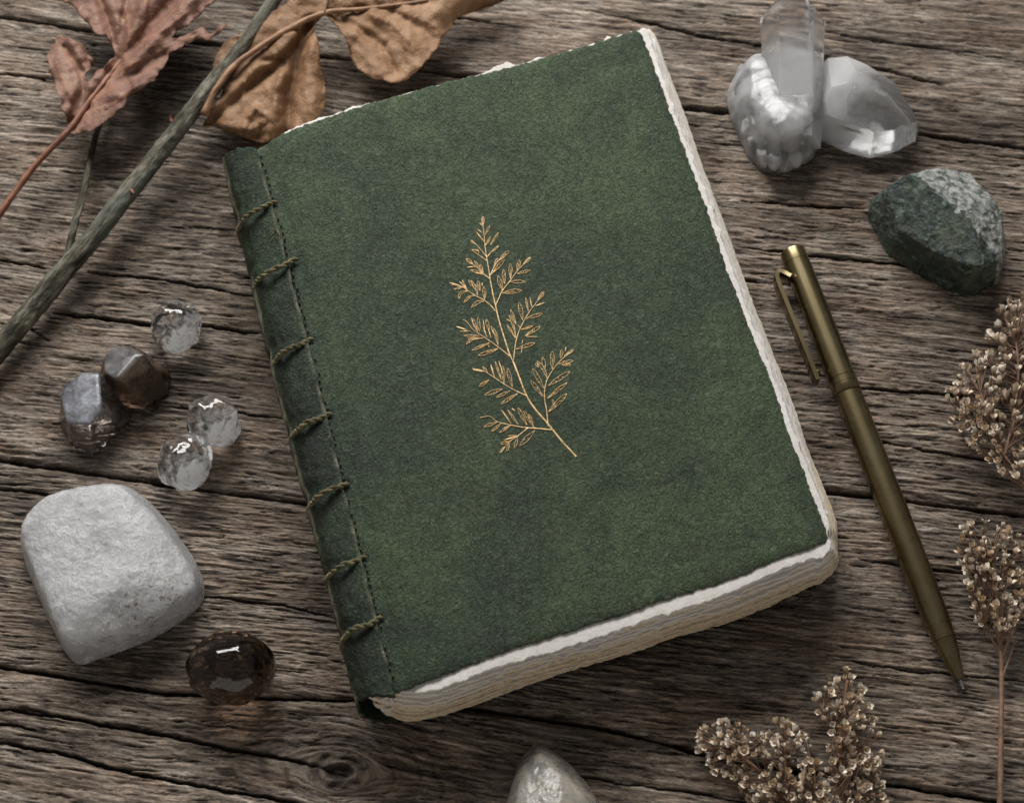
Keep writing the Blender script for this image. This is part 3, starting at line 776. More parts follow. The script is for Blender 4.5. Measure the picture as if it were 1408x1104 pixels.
LF = {1: [((500, 180), (495, 70), 42), ((495, 190), (455, 150), 15), ((525, 300), (585, 185), 26), ((495, 280), (430, 230), 12), ((515, 390), (415, 265), 18),
          ((530, 430), (595, 325), 26), ((590, 430), (695, 270), 24), ((610, 510), (695, 440), 24), ((540, 590), (610, 505), 12), ((400, 420), (345, 370), 24), ((440, 500), (360, 485), 14), ((450, 530), (430, 480), 10),
          ((500, 780), (460, 670), 34), ((470, 740), (390, 630), 26), ((370, 670), (285, 600), 48), ((480, 780), (340, 745), 30), ((500, 800), (390, 775), 18), ((400, 700), (300, 710), 16),
          ((700, 620), (828, 500), 46), ((640, 690), (682, 600), 34), ((610, 790), (770, 610), 40), ((600, 800), (665, 735), 20),
          ((1010, 670), (1100, 585), 34), ((930, 750), (960, 620), 46), ((845, 850), (845, 660), 48), ((770, 920), (758, 735), 46), ((742, 1000), (688, 815), 54), ((930, 790), (1095, 748), 34), ((840, 890), (1038, 892), 46), ((740, 1035), (985, 1000), 58),
          ((300, 990), (195, 885), 18), ((290, 980), (235, 870), 18), ((385, 975), (315, 870), 30), ((415, 1010), (350, 875), 30), ((460, 1010), (432, 880), 40), ((240, 960), (130, 985), 28), ((200, 940), (75, 905), 20), ((490, 950), (485, 905), 12)],
      2: [((520, 195), (510, 35), 46), ((430, 150), (405, 10), 26), ((300, 90), (190, 195), 34, (215, 120)), ((390, 150), (255, 240), 28, (330, 165)), ((510, 222), (352, 298), 42, (430, 235)),
          ((690, 780), (600, 540), 44, (660, 650)), ((670, 680), (600, 560), 16), ((600, 690), (568, 570), 18), ((550, 680), (503, 555), 20), ((575, 600), (540, 445), 40), ((520, 590), (500, 460), 14), ((455, 610), (435, 425), 38), ((430, 610), (368, 440), 32), ((390, 560), (350, 430), 12),
          ((450, 660), (255, 662), 30), ((500, 690), (310, 702), 28), ((430, 690), (285, 772), 26, (340, 720)), ((580, 750), (360, 845), 34), ((690, 822), (438, 910), 46, (570, 870)), ((300, 590), (160, 545), 22), ((340, 600), (210, 606), 14), ((560, 770), (580, 810), 12),
          ((1190, 210), (1270, 98), 48), ((1115, 290), (1092, 170), 20), ((1072, 345), (1038, 175), 24), ((1000, 460), (955, 230), 54), ((918, 515), (845, 325), 30), ((915, 680), (828, 395), 28, (880, 520)), ((910, 690), (800, 515), 24), ((850, 480), (798, 450), 16), ((1160, 280), (1278, 238), 20),
          ((1040, 440), (1252, 378), 42), ((980, 582), (1130, 533), 24), ((1030, 662), (1222, 540), 44), ((1040, 668), (1190, 672), 10), ((915, 830), (1155, 750), 46), ((1005, 700), (990, 765), 10), ((970, 560), (935, 520), 10), ((990, 800), (985, 880), 10)],
      3: [((880, 130), (968, 72), 20), ((850, 150), (862, 72), 28), ((890, 90), (898, 50), 16), ((775, 250), (775, 88), 44), ((730, 330), (638, 172), 30, (695, 240)), ((712, 260), (690, 135), 34), ((650, 230), (630, 190), 24), ((700, 420), (600, 240), 38), ((690, 490), (583, 348), 34), ((830, 200), (962, 175), 34), ((860, 210), (940, 210), 20),
          ((740, 395), (932, 270), 42), ((730, 510), (905, 372), 32), ((740, 632), (905, 468), 44), ((790, 570), (780, 520), 18), ((260, 320), (225, 200), 16), ((320, 340), (265, 178), 18), ((345, 370), (332, 218), 34), ((418, 405), (375, 238), 38), ((200, 280), (153, 225), 20), ((340, 300), (298, 172), 12),
          ((160, 270), (62, 248), 14), ((210, 345), (122, 402), 28), ((330, 425), (172, 478), 36), ((400, 440), (275, 500), 24), ((465, 465), (318, 558), 30), ((410, 735), (322, 612), 16), ((472, 742), (378, 612), 18), ((445, 620), (415, 598), 14), ((550, 748), (468, 592), 36), ((612, 765), (520, 620), 28), ((605, 730), (560, 650), 30),
          ((280, 722), (165, 760), 26), ((320, 730), (235, 802), 20), ((400, 748), (305, 812), 22), ((460, 850), (345, 878), 14), ((465, 845), (385, 842), 18), ((400, 890), (315, 912), 24), ((467, 850), (438, 955), 26), ((392, 900), (372, 978), 22), ((350, 940), (308, 992), 22), ((620, 795), (485, 930), 42)]}
for c, L in LF.items():
    for q in L: leaflet(c, q[0], q[1], q[2], q[3] if len(q) > 3 else None)
FB.build('fern_emblem', M_gold, cover)
#@@@STONES
# ================================================================== stones and crystals
def poly_world(px_pts, z):
    p = W([a for a, b in px_pts], [b for a, b in px_pts], z)[:, :2]
    ar = 0.5 * np.sum(p[:, 0] * np.roll(p[:, 1], -1) - np.roll(p[:, 0], -1) * p[:, 1])
    return p if ar > 0 else p[::-1]
def side_planes(px_pts, z, c, tilts):
    """planes through the silhouette edges; tilt in degrees (+ leans the face upward)"""
    p = poly_world(px_pts, z); out = []
    q = list(px_pts)
    if np.sum((poly_world(px_pts, z)[0] - W(px_pts[0][0], px_pts[0][1], z)[:2]) ** 2) > 1e-12:
        q = q[::-1]; tl_ = [tilts[i % len(tilts)] for i in range(len(q))] if hasattr(tilts, '__len__') else None
        if tl_: tilts = [tl_[(len(q) - 2 - i) % len(q)] for i in range(len(q))]
    for i in range(len(p)):
        a, b = p[i], p[(i + 1) % len(p)]
        e = b - a; n2 = np.array([e[1], -e[0]]) / np.linalg.norm(e)
        tl = math.radians(tilts[i % len(tilts)] if hasattr(tilts, '__len__') else tilts)
        n = np.array([n2[0] * math.cos(tl), n2[1] * math.cos(tl), math.sin(tl)])
        ze = z * (0.25 if n2[1] < -0.35 else (1.45 if n2[1] > 0.35 else 0.85))
        mid = (np.array(q[i], float) + np.array(q[(i + 1) % len(q)], float)) / 2
        out.append((n, float(n @ (W(mid[0], mid[1], ze) - c))))
    return out
def ico(sub):
    bm = bmesh.new(); bmesh.ops.create_icosphere(bm, subdivisions=sub, radius=1)
    v = np.array([q.co[:] for q in bm.verts]); f = [tuple(q.index for q in g.verts) for g in bm.faces]; bm.free(); return v, f
def soft_poly(planes, c, p, sub=5, stretch=(1, 1, 1)):
    d, f = ico(sub); d = d * np.array(stretch); d /= np.linalg.norm(d, axis=1)[:, None]
    N = np.array([n for n, _ in planes]); K = np.array([k for _, k in planes])
    q = np.maximum(d @ N.T, 0) / K
    m = q.max(1, keepdims=True)
    r = 1 / (m[:, 0] * (np.sum((q / m) ** p, axis=1)) ** (1 / p))
    return d, d * r[:, None], f
def hull_crystal(planes, c, bevel=0.0003, seg=2):
    N = np.array([n for n, _ in planes]); K = np.array([k for _, k in planes]); pts = []
    n = len(N)
    for i in range(n):
        for j in range(i + 1, n):
            for k in range(j + 1, n):
                M = N[[i, j, k]]
                if abs(np.linalg.det(M)) < 1e-4: continue
                x = np.linalg.solve(M, K[[i, j, k]])
                if np.all(N @ x <= K + 1e-7): pts.append(x)
    bm = bmesh.new()
    for x in pts: bm.verts.new(x)
    bmesh.ops.remove_doubles(bm, verts=bm.verts, dist=1e-5)
    r = bmesh.ops.convex_hull(bm, input=bm.verts)
    bmesh.ops.delete(bm, geom=[g for g in r['geom_interior'] + r['geom_unused'] if isinstance(g, bmesh.types.BMVert)], context='VERTS')
    bmesh.ops.dissolve_limit(bm, angle_limit=0.01, verts=bm.verts, edges=bm.edges)
    if bevel: bmesh.ops.bevel(bm, geom=list(bm.edges), offset=bevel, segments=seg, profile=0.6, affect='EDGES', clamp_overlap=True)
    bm.verts.index_update()
    v = np.array([q.co[:] for q in bm.verts]) + c; f = [tuple(q.index for q in g.verts) for g in bm.faces]
    bm.free(); return v, f

def glass_mat(name, color, rough=0.03, cloud=0.0, cloud_col=(0.8, 0.8, 0.8), cloud_scale=120, thr=(0.45, 0.7), bump=0.0002, bscale=180, absorb=None, ior=1.5, incl=0.0, sheen_rough=None, attr=None, reflect_attr=None, reflect_col=(.5, .5, .5), scatter=None):
    t = NT(name); co = t.coords('Object')
    n = t.noise(co, cloud_scale, 6, 0.6, 0.12); nb = t.noise(co, bscale, 4, 0.55, 0.4)
    nor = t.bump(nb, bump, 1.0)
    t.P(color=color, rough=rough, trans=1.0, ior=ior, normal=nor)
    if cloud > 0 or attr:
        s = t.node('ShaderNodeBsdfPrincipled')
        s.inputs['Base Color'].default_value = (*cloud_col, 1); s.inputs['Roughness'].default_value = 0.42
        s.inputs['Subsurface Weight'].default_value = 0.9; s.inputs['Subsurface Scale'].default_value = 0.004
        s.inputs['Subsurface Radius'].default_value = (1, 1, 1); s.inputs['IOR'].default_value = 1.5
        t.L.new(nor, s.inputs['Normal'])
        if incl:
            t.L.new(t.mix(t.ramp(t.noise(co, 300, 5, .6), [(0.62, 0.0), (0.72, incl)]), cloud_col, (0.25, 0.16, 0.09)), s.inputs['Base Color'])
        fac = t.ramp(n, [(thr[0], 0.0), (thr[1], cloud)])
        if attr: fac = t.math('MAXIMUM', fac, t.attr(attr), True)
        mx = t.node('ShaderNodeMixShader'); t.L.new(fac, mx.inputs[0]); t.L.new(t.p.outputs[0], mx.inputs[1]); t.L.new(s.outputs[0], mx.inputs[2])
        t.L.new(mx.outputs[0], t.out.inputs['Surface'])
        if reflect_attr:  # window reflection on a facet, painted as mottled pale colour
            s3 = t.node('ShaderNodeBsdfPrincipled'); fc = t.mix(t.ramp(t.noise(co, 180, 5, .65, .5), [(0.38, 0.0), (0.60, 1.0)]), tuple(k * .28 for k in reflect_col), reflect_col)
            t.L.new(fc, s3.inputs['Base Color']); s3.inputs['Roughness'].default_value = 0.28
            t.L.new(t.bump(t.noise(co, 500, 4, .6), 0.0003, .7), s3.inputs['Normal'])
            m3 = t.node('ShaderNodeMixShader'); t.L.new(t.math('MULTIPLY', t.attr(reflect_attr), t.ramp(t.noise(co, 140, 4, .6), [(0.35, 0.45), (0.6, 0.95)]), True), m3.inputs[0]); t.L.new(mx.outputs[0], m3.inputs[1]); t.L.new(s3.outputs[0], m3.inputs[2])
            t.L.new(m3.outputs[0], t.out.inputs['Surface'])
    if scatter:
        a = t.node('ShaderNodeVolumeScatter'); a.inputs['Color'].default_value = (*scatter[0], 1); a.inputs['Density'].default_value = scatter[1]; a.inputs['Anisotropy'].default_value = 0.2
        if len(scatter) > 2:
            # (color, clear density, dense density, axis vector, from, to, noise scale, noise amount): milkiness varies through the body
            ax_, lo_a, hi_a, nsc, nam = scatter[3:8]
            tc = t.node('ShaderNodeTexCoord').outputs['Object']
            dt = t.node('ShaderNodeVectorMath'); dt.operation = 'DOT_PRODUCT'; t.L.new(tc, dt.inputs[0]); dt.inputs[1].default_value = ax_
            nz_ = t.noise(co, nsc, 4, 0.6, 0.5)
            val = t.math('ADD', dt.outputs['Value'], t.math('MULTIPLY', t.math('SUBTRACT', nz_, 0.5), nam))
            mr = t.node('ShaderNodeMapRange'); mr.interpolation_type = 'SMOOTHSTEP'; t.L.new(val, mr.inputs[0])
            mr.inputs[1].default_value = lo_a; mr.inputs[2].default_value = hi_a; mr.inputs[3].default_value = scatter[1]; mr.inputs[4].default_value = scatter[2]
            t.L.new(mr.outputs[0], a.inputs['Density'])
        t.L.new(a.outputs[0], t.out.inputs['Volume'])
    if absorb:
        a = t.node('ShaderNodeVolumeAbsorption'); a.inputs['Color'].default_value = (*absorb[0], 1); a.inputs['Density'].default_value = absorb[1]
        t.L.new(a.outputs[0], t.out.inputs['Volume'])
    return t.m
M_clear = glass_mat('clear_quartz', (1, 1, 1), 0.05, 0.26, (0.8, 0.78, 0.76), 160, (0.56, 0.85), 0.00022, 130, scatter=((0.99, 0.99, 0.99), 1.0, 800, (0.40, -0.62, 0.30), 0.0030, 0.0070, 520, 0.030))  # dense milky side stands in for window light focused inside the bead
M_smoky = glass_mat('smoky_quartz', (1, 1, 1), 0.14, 0.75, (0.085, 0.055, 0.035), 200, (0.30, 0.55), 0.0002, 120, ((0.46, 0.37, 0.30), 260), reflect_attr='frost_reflect', reflect_col=(0.20, 0.20, 0.205))
M_dark = glass_mat('dark_smoky_quartz', (1, 1, 1), 0.06, 0.75, (0.20, 0.13, 0.07), 260, (0.60, 0.72), 0.00012, 90, ((0.50, 0.33, 0.19), 75))
M_grey = glass_mat('blue_grey_quartz', (1, 1, 1), 0.14, 0.65, (0.14, 0.125, 0.12), 160, (0.36, 0.68), 0.0003, 260, ((0.5, 0.42, 0.36), 100), reflect_attr='frost_reflect', reflect_col=(0.26, 0.27, 0.31))
M_frost = glass_mat('frosted_quartz', (1, 1, 1), 0.34, 0.42, (0.78, 0.78, 0.79), 90, (0.36, 0.66), 0.0005, 260, scatter=((0.99, 0.99, 0.99), 25, 330, (0, 0, 0), -0.14, 0.10, 110, 1.0))

def veil_mat():
    t = NT('inner_veil'); co = t.coords('Object'); n = t.noise(co, 420, 5, 0.65, 0.8)
    t.P(color=(0.85, 0.84, 0.82), rough=0.5)
    tl = t.node('ShaderNodeBsdfTranslucent'); tl.inputs[0].default_value = (0.9, 0.88, 0.85, 1)
    m1 = t.node('ShaderNodeMixShader'); m1.inputs[0].default_value = 0.5; t.L.new(t.p.outputs[0], m1.inputs[1]); t.L.new(tl.outputs[0], m1.inputs[2])
    tr = t.node('ShaderNodeBsdfTransparent'); mx = t.node('ShaderNodeMixShader')
    t.L.new(t.ramp(n, [(0.34, 0.1), (0.50, 0.97)]), mx.inputs[0]); t.L.new(tr.outputs[0], mx.inputs[1]); t.L.new(m1.outputs[0], mx.inputs[2])
    t.L.new(mx.outputs[0], t.out.inputs['Surface']); return t.m
M_veil = veil_mat()
def pebble(name, px, py, rx, ry, ang, hz, mat, label, cat, group=None, amp=0.05, seed=0, facets=0, p=10, fdep=0.86, sub=5, veil=None):
    rx *= PXM * 1.0; ry *= PXM; zc = hz / 2
    c = W(px, py, zc)
    d, f = ico(sub)
    r = 1 + amp * fbm3(d * 1.3, 3, seed)
    if facets:
        rs = np.random.default_rng(seed); N = rs.normal(size=(facets, 3)); N[:, 2] = np.abs(N[:, 2]) * 0.8; N /= np.linalg.norm(N, axis=1)[:, None]
        K = rs.uniform(fdep, fdep + 0.1, facets)
        q = np.maximum(d @ N.T, 0) / K; q = np.concatenate([q, np.ones((len(d), 1))], 1)
        m = q.max(1, keepdims=True); r = r / (m[:, 0] * (np.sum((q / m) ** p, axis=1)) ** (1 / p))
    v = d * r[:, None]
    v[:, 2] = np.maximum(v[:, 2], -0.93)
    v = v * np.array([rx, ry, hz / 2 / 0.95])
    a = math.radians(ang); Rm = np.array([[math.cos(a), -math.sin(a), 0], [math.sin(a), math.cos(a), 0], [0, 0, 1]])
    v = v @ Rm.T + c
    v[:, 2] += -v[:, 2].min() - 0.0001
    o = mk(name, v, f, mat)
    o.data.transform(Matrix.Translation(-Vector((c[0], c[1], hz / 2)))); o.location = (c[0], c[1], hz / 2)
    if veil:
        dv, fv = ico(4); dirn = np.array(veil[:3]); dirn = dirn / np.linalg.norm(dirn)
        keep = (dv @ dirn) > veil[3] + 0.22 * noise3(dv * 3.1, seed + 3)
        fk = [q for q in fv if all(keep[i] for i in q)]
        vv_ = dv * np.array([rx, ry, hz / 2]) * (0.80 + 0.05 * noise3(dv * 4, seed))[:, None] + np.array([c[0], c[1], hz / 2])
        used_ = sorted({i for q in fk for i in q}); mp_ = {i: k for k, i in enumerate(used_)}
        mk('inner_veil', vv_[used_], [tuple(mp_[i] for i in q) for q in fk], M_veil, o)
    return tag(o, label, cat, group)
G_b = 'small clear quartz beads left of the notebook'
pebble('quartz_bead', 241, 449, 37, 38, 0, 0.0145, M_clear, 'clear glassy quartz bead highest in the group, alone above the twin beads', 'quartz bead', G_b, 0.13, 3, 7, 40, .80)
pebble('quartz_bead', 293, 577, 41, 36, -20, 0.0150, M_clear, 'clear quartz bead with white crescent highlight, upper one of the touching pair', 'quartz bead', G_b, 0.12, 8, 7, 40, .80)
pebble('quartz_bead', 252, 635, 38, 39, 0, 0.0150, M_clear, 'round clear quartz bead lying over the plank gap, lower one of the touching pair', 'quartz bead', G_b, 0.10, 5, 7, 40, .82)
# facetted smoky and grey crystals
def facet_stone(name, poly, z, top, tilt, mat, label, cat, p=26, amp=0.02, seed=1, sub=5, topn=None, group=None, stretch=(1, 1, 1), ns=90, base=-0.0001):
    c = W(np.mean([a for a, b in poly]), np.mean([b for a, b in poly]), z); c = np.array(c)
    pl = side_planes(poly, z, c, tilt)
    pl.append((np.array([0, 0, -1.0]), z))
    for n, k in (topn or [((0, 0, 1), top - z)]):
        n = np.array(n, float); n /= np.linalg.norm(n); pl.append((n, k))
    d, v, f = soft_poly(pl, c, p, sub, stretch)
    r = np.linalg.norm(v, axis=1); v = v * (1 + amp * fbm3(v * ns, 4, seed))[:, None] + c
    v[:, 2] += base - v[:, 2].min()
    return d, v, f, c
d, v, f, c = facet_stone('x', [(138, 500), (152, 478), (182, 475), (207, 490), (222, 520), (218, 545), (196, 560), (160, 556), (140, 535)], 0.008, 0.0165, [14, 25, 10, 18, 12, 15, 8, 12, 20], None, '', '', 40, 0.012, 3,
                         topn=[((-0.38, 0.30, 1), 0.0078), ((0.45, -0.25, 1), 0.0085), ((0.1, 0.8, 1), 0.0092)])
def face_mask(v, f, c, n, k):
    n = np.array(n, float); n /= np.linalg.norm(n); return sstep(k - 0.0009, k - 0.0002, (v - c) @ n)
tag(mk('smoky_quartz_chip', v, f, M_smoky, attrs={'frost_reflect': face_mask(v, f, c, (-0.38, 0.30, 1), 0.0078 - 0.0003)}), 'brown smoky quartz chip with pale grey facet, leaning against the longer grey crystal', 'quartz stone')  # mask paints the reflection on the upper left facet
d, v, f, c = facet_stone('x', [(82, 560), (92, 530), (115, 513), (140, 515), (160, 545), (163, 575), (148, 605), (128, 622), (104, 618), (90, 595)], 0.008, 0.017, [12, 22, 14, 8, 26, 14, 10, 20, 10, 18], None, '', '', 60, 0.010, 6,
                         topn=[((-0.16, 0.02, 1), 0.0060), ((0.80, -0.10, 1), 0.0086), ((0.0, -0.8, 1), 0.0105)])
tag(mk('grey_crystal', v, f, M_grey, attrs={'frost_reflect': face_mask(v, f, c, (-0.16, 0.02, 1), 0.0060 - 0.0001)}), 'long blue grey facetted crystal, lowest of the dark left stones', 'crystal')  # painted reflection over the large top facet
# dark smoky tumble
pebble('smoky_tumbled_stone', 318, 918, 57, 48, 8, 0.0205, M_dark, 'polished oval dark brown smoky stone below the big white quartz', 'tumbled stone', None, 0.05, 21, 3, 10, .9, sub=6)

# big milky quartz
def milky():
    t = NT('milky_quartz'); co = t.coords('Object')
    n = t.noise(co, 55, 7, 0.68, 0.9); n2 = t.noise(co, 260, 6, 0.7, 0.15); n3 = t.noise(co, 900, 4, 0.6); v = t.voro(co, 420)
    c = t.mix(t.ramp(n, [(0.34, 0.0), (0.62, 1.0)]), (0.50, 0.50, 0.51), (0.93, 0.93, 0.94))
    c = t.mix(t.ramp(n2, [(0.52, 0.0), (0.70, 0.9)]), c, (1.0, 1.0, 1.0))
    sp = t.attr('speck')
    c = t.mix(t.math('MULTIPLY', t.ramp(n3, [(0.56, 0.0), (0.63, 1.0)]), sp), c, (0.17, 0.105, 0.055))
    b = t.bump(n2, 0.0012, 0.75); b = t.bump(v, 0.0002, 0.4, b); b = t.bump(n3, 0.0002, .5, b)
    t.P(color=c, rough=t.ramp(n2, [(0.35, 0.45), (0.6, 0.22)]), trans=0.72, ior=1.5, normal=b)
    a = t.node('ShaderNodeVolumeScatter'); a.inputs['Color'].default_value = (0.992, 0.992, 0.995, 1); t.L.new(t.ramp(t.noise(co, 130, 6, 0.7, 1.0), [(0.40, 25.0), (0.58, 420.0)]), a.inputs['Density'])
    t.L.new(a.outputs[0], t.out.inputs['Volume'])
    return t.m
M_milky = milky()
BQ = [(28, 745), (36, 712), (62, 686), (98, 672), (165, 668), (205, 700), (240, 745), (266, 790), (272, 808), (264, 836), (216, 872), (150, 898), (108, 912), (92, 898), (58, 830)]
BQ = [(146 + (a_ - 146) * 1.035, 790 + (b_ - 790) * 1.03) for a_, b_ in BQ]
d, v, f, c = facet_stone('x', BQ, 0.0095, 0.026, [14, 20, 22, 20, 16, 12, 14, 6, 3, 3, 6, 6, 6, 8, 14], None, '', '', 24, 0.0, 9, sub=7,
                         topn=[((-0.05, 0.04, 1), 0.0098), ((0.34, 0.12, 1), 0.0122), ((-0.30, -0.05, 1), 0.0126), ((0.25, -0.45, 1), 0.0142)], stretch=(1, 1, .6))
vv = v - c; rr = np.linalg.norm(vv, axis=1)
nzv = 0.028 * fbm3(vv * 80, 4, 31) + 0.020 * np.abs(fbm3(vv * 260, 3, 33)) + 0.006 * fbm3(vv * 700, 3, 34)
upm = np.clip(vv[:, 2] / 0.008, 0.25, 1)
pit = np.exp(-((np.hypot(vv[:, 0] - 0.001, vv[:, 1] - 0.004)) / 0.006) ** 2) * 0.10
v = c + vv * (1 + nzv * upm - pit * (vv[:, 2] > 0))[:, None]
spk = sstep(-0.35, 0.35, noise3(vv * 120, 36)) * sstep(0.000, 0.006, vv[:, 0] - 0.6 * vv[:, 1] - 0.009)
tag(mk('milky_quartz', v, f, M_milky, attrs={'speck': spk}), 'big rough translucent white quartz chunk with tapering lower corner', 'quartz stone')

# bottom edge crystal
d, v, f, c = facet_stone('x', [(745, 1040), (772, 1058), (800, 1086), (822, 1118), (830, 1170), (790, 1215), (730, 1215), (692, 1160), (704, 1100), (722, 1064)], 0.010, 0.022, [25, 24, 18, 12, 10, 10, 10, 12, 20, 26], None, '', '', 22, 0.0, 9, sub=6,
                         topn=[((-0.35, 0.35, 1), 0.0095), ((0.40, 0.30, 1), 0.0102), ((0, 0.7, 1), 0.014)])
vv = v - c; v = c + vv * (1 + 0.02 * fbm3(vv * 160, 4, 41) + 0.012 * np.abs(fbm3(vv * 400, 3, 42)))[:, None]
M_rough = glass_mat('cloudy_beige_quartz', (0.95, 0.93, 0.9), 0.15, 0.9, (0.36, 0.325, 0.27), 120, (0.36, 0.70), 0.0009, 260, incl=0.5, scatter=((0.96, 0.95, 0.93), 200))
tag(mk('rough_quartz_point', v, f, M_rough), 'cloudy beige quartz point poking in at the lower edge beneath the notebook', 'crystal')

# green and white mineral
def green_stone():
    t = NT('green_moss_stone'); co = t.coords('Object')
    n = t.noise(co, 90, 6, 0.65, 0.8); n2 = t.noise(co, 330, 6, 0.7, 0.6); v = t.voro(co, 380); v2 = t.voro(co, 900)
    wh = t.attr('pale')
    dk = t.mix(t.ramp(n2, [(0.34, 0.0), (0.66, 1.0)]), (0.001, 0.005, 0.004), (0.026, 0.058, 0.038))
    dk = t.mix(t.ramp(n, [(0.50, 0.0), (0.64, 0.75)]), dk, (0.09, 0.11, 0.06)); dk = t.mix(t.ramp(t.noise(co, 170, 5, .7, .4), [(0.58, 0.0), (0.64, 0.7)]), dk, (0.15, 0.22, 0.17))
    dk = t.mix(t.ramp(v2, [(0.03, 0.8), (0.10, 0.0)]), dk, (0.40, 0.44, 0.40))
    pl = t.mix(t.ramp(n2, [(0.40, 0.0), (0.58, 1.0)]), (0.05, 0.07, 0.055), (0.42, 0.43, 0.41))
    c = t.mix(t.ramp(t.math('ADD', wh, t.math('MULTIPLY', t.math('SUBTRACT', n2, 0.5), 0.9)), [(0.42, 0.0), (0.58, 1.0)]), dk, pl)
    b = t.bump(n2, 0.0030, 0.9); b = t.bump(v, 0.0007, 0.6, b)
    return t.P(color=c, rough=t.ramp(n, [(0.4, 0.22), (0.6, 0.45)]), normal=b, spec=0.7)
GS = [(1203, 292), (1213, 265), (1240, 246), (1290, 233), (1332, 237), (1356, 265), (1379, 312), (1381, 352), (1370, 388), (1340, 403), (1308, 398), (1258, 370), (1222, 345), (1206, 315)]
d, v, f, c = facet_stone('x', GS, 0.009, 0.026, [12, 18, 26, 22, 26, 16, 18, 8, 5, 2, 4, 6, 8, 12], None, '', '', 60, 0.0, 9, sub=7,
                         topn=[((-0.50, -0.42, 1), 0.0118), ((0.34, 0.42, 1), 0.0130), ((0.75, -0.05, 1), 0.0155), ((0, 0.02, 1), 0.0150)], stretch=(1, 1, .8))
vv = v - c
v = c + vv * (1 + 0.030 * fbm3(vv * 110, 4, 51) + 0.020 * np.abs(fbm3(vv * 330, 3, 52)) + 0.010 * fbm3(vv * 900, 2, 53))[:, None]
pale = sstep(-0.002, 0.004, vv[:, 0] * 0.85 + vv[:, 1] * 0.75 + vv[:, 2] * 0.12 - 0.0015 + 0.0035 * noise3(vv * 150, 55) + 0.002 * noise3(vv * 420, 56)) * 0.85
v[:, 2] += -v[:, 2].min() - .0002
tag(mk('green_mineral', v, f, green_stone(), attrs={'pale': pale}), 'rough dark green stone with a pale grey crusted side, above the pen', 'stone')

# quartz cluster: knobbly root and one tall point
M_pt = glass_mat('quartz_point', (1, 1, 1), 0.07, 0.20, (0.75, 0.75, 0.77), 120, (0.5, 0.8), 0.00010, 260, attr='frost_reflect', scatter=((0.985, 0.985, 0.985), 6, 260, (0, -1, 0), -0.012, 0.004, 130, 0.020))
clo = W(1075, 150, 0)
cluster = empty('quartz_cluster', (clo[0], clo[1], 0), 'white quartz cluster with one tall clear point rising from a knobbly root', 'crystal')
RB = [(1050, 64), (1026, 70), (1010, 84), (1001, 118), (1001, 146), (1015, 184), (1027, 212), (1048, 240), (1075, 243), (1095, 241), (1112, 229), (1133, 200), (1136, 165), (1131, 80)]
d, v, f, c = facet_stone('x', RB, 0.008, 0.019, 12, None, '', '', 8, 0.0, 9, sub=7, topn=[((0, 0.22, 1), 0.0118), ((-0.7, 0.1, 1), 0.0125)], stretch=(1, 1, .6))
vv = v - c
ang = np.arctan2(vv[:, 1], vv[:, 0])
lowr_ = sstep(-0.002, 0.008, -vv[:, 1])
v = c + vv * (1 + 0.05 * fbm3(vv * 90, 2, 61) - 0.035 * np.abs(noise3(vv * 170, 62)) * 1.6 + 0.050 * np.clip(np.hypot(vv[:, 0], vv[:, 1]) / 0.014, 0, 1) ** 3 * lowr_ * np.abs(np.sin(ang * 6.5 + 2 * noise3(vv * 90, 64))))[:, None]
v[:, 2] += -v[:, 2].min() - .0002
mk('crystal_root', v, f, M_frost, cluster)
def axis_planes(a, b, rx_, up, n=6, rot=0.0, flat=1.0):
    """n side planes about the axis a->b; radius rx_ ; returns centre and planes"""
    a, b = np.array(a), np.array(b); ax = (b - a) / np.linalg.norm(b - a); up = np.array(up, float); up = up - ax * (up @ ax); up /= np.linalg.norm(up)
    sd = np.cross(ax, up); c = (a + b) / 2; pl = []
    for k in range(n):
        th = 2 * math.pi * k / n + rot; nn = up * math.cos(th) + sd * math.sin(th)
        pl.append((nn, rx_ * (flat if abs(math.cos(th)) > 0.7 else 1.0)))
    return c, ax, up, sd, pl
for k, (tx, ty, tz, rr_) in enumerate([(1010, 84, .006, .0026), (1001, 118, .009, .0028), (1000, 152, .006, .0030), (1012, 188, .008, .0028), (1026, 216, .005, .0027), (1046, 240, .006, .0028), (1064, 243, .008, .0024),
                                       (1080, 245, .005, .0028), (1100, 240, .007, .0026), (1118, 226, .005, .0028), (1132, 203, .007, .0027), (1030, 175, .014, .0030), (1050, 205, .013, .0028), (1110, 205, .013, .0026), (1024, 120, .014, .0026)]):
    tx = 1070 + (tx - 1070) * .90; ty = 150 + (ty - 150) * .93; rr_ *= 1.25
    tip = W(tx, ty, tz); bs = W(1070 + (tx - 1070) * .25, 150 + (ty - 150) * .25, .009)
    c_, ax_, up_, sd_, pl_ = axis_planes(bs, tip, rr_, (0.2 * math.sin(k), .1, 1), 6, k * 0.7)
    L_ = np.linalg.norm(tip - bs) / 2
    for m_ in range(6):
        th = 2 * math.pi * m_ / 6 + k * 0.7; n_ = (up_ * math.cos(th) + sd_ * math.sin(th)) * 0.72 + ax_ * (0.62 + 0.12 * ((m_ * 7 + k) % 3 - 1)); n_ /= np.linalg.norm(n_); pl_.append((n_, n_ @ (ax_ * L_)))
    pl_.append((-ax_, L_))
    v, f = hull_crystal(pl_, c_, 0.0005, 3)
    v[:, 2] = np.maximum(v[:, 2], 0.0003)
    mk('small_crystal', v, f, M_frost, cluster, False)
zc = 0.0165
a = W(1090, 200, zc - .0065); b = W(1090, -26, zc + 0.0015)
c, ax, up, sd, pl = axis_planes(a, b, 0.0092, (0, 0, 1), 6, 0, 0.92)
L = np.linalg.norm(b - a) / 2
pl = [(n + ax * -0.035, k) for n, k in pl]
pl = [(n / np.linalg.norm(n), k) for n, k in pl]
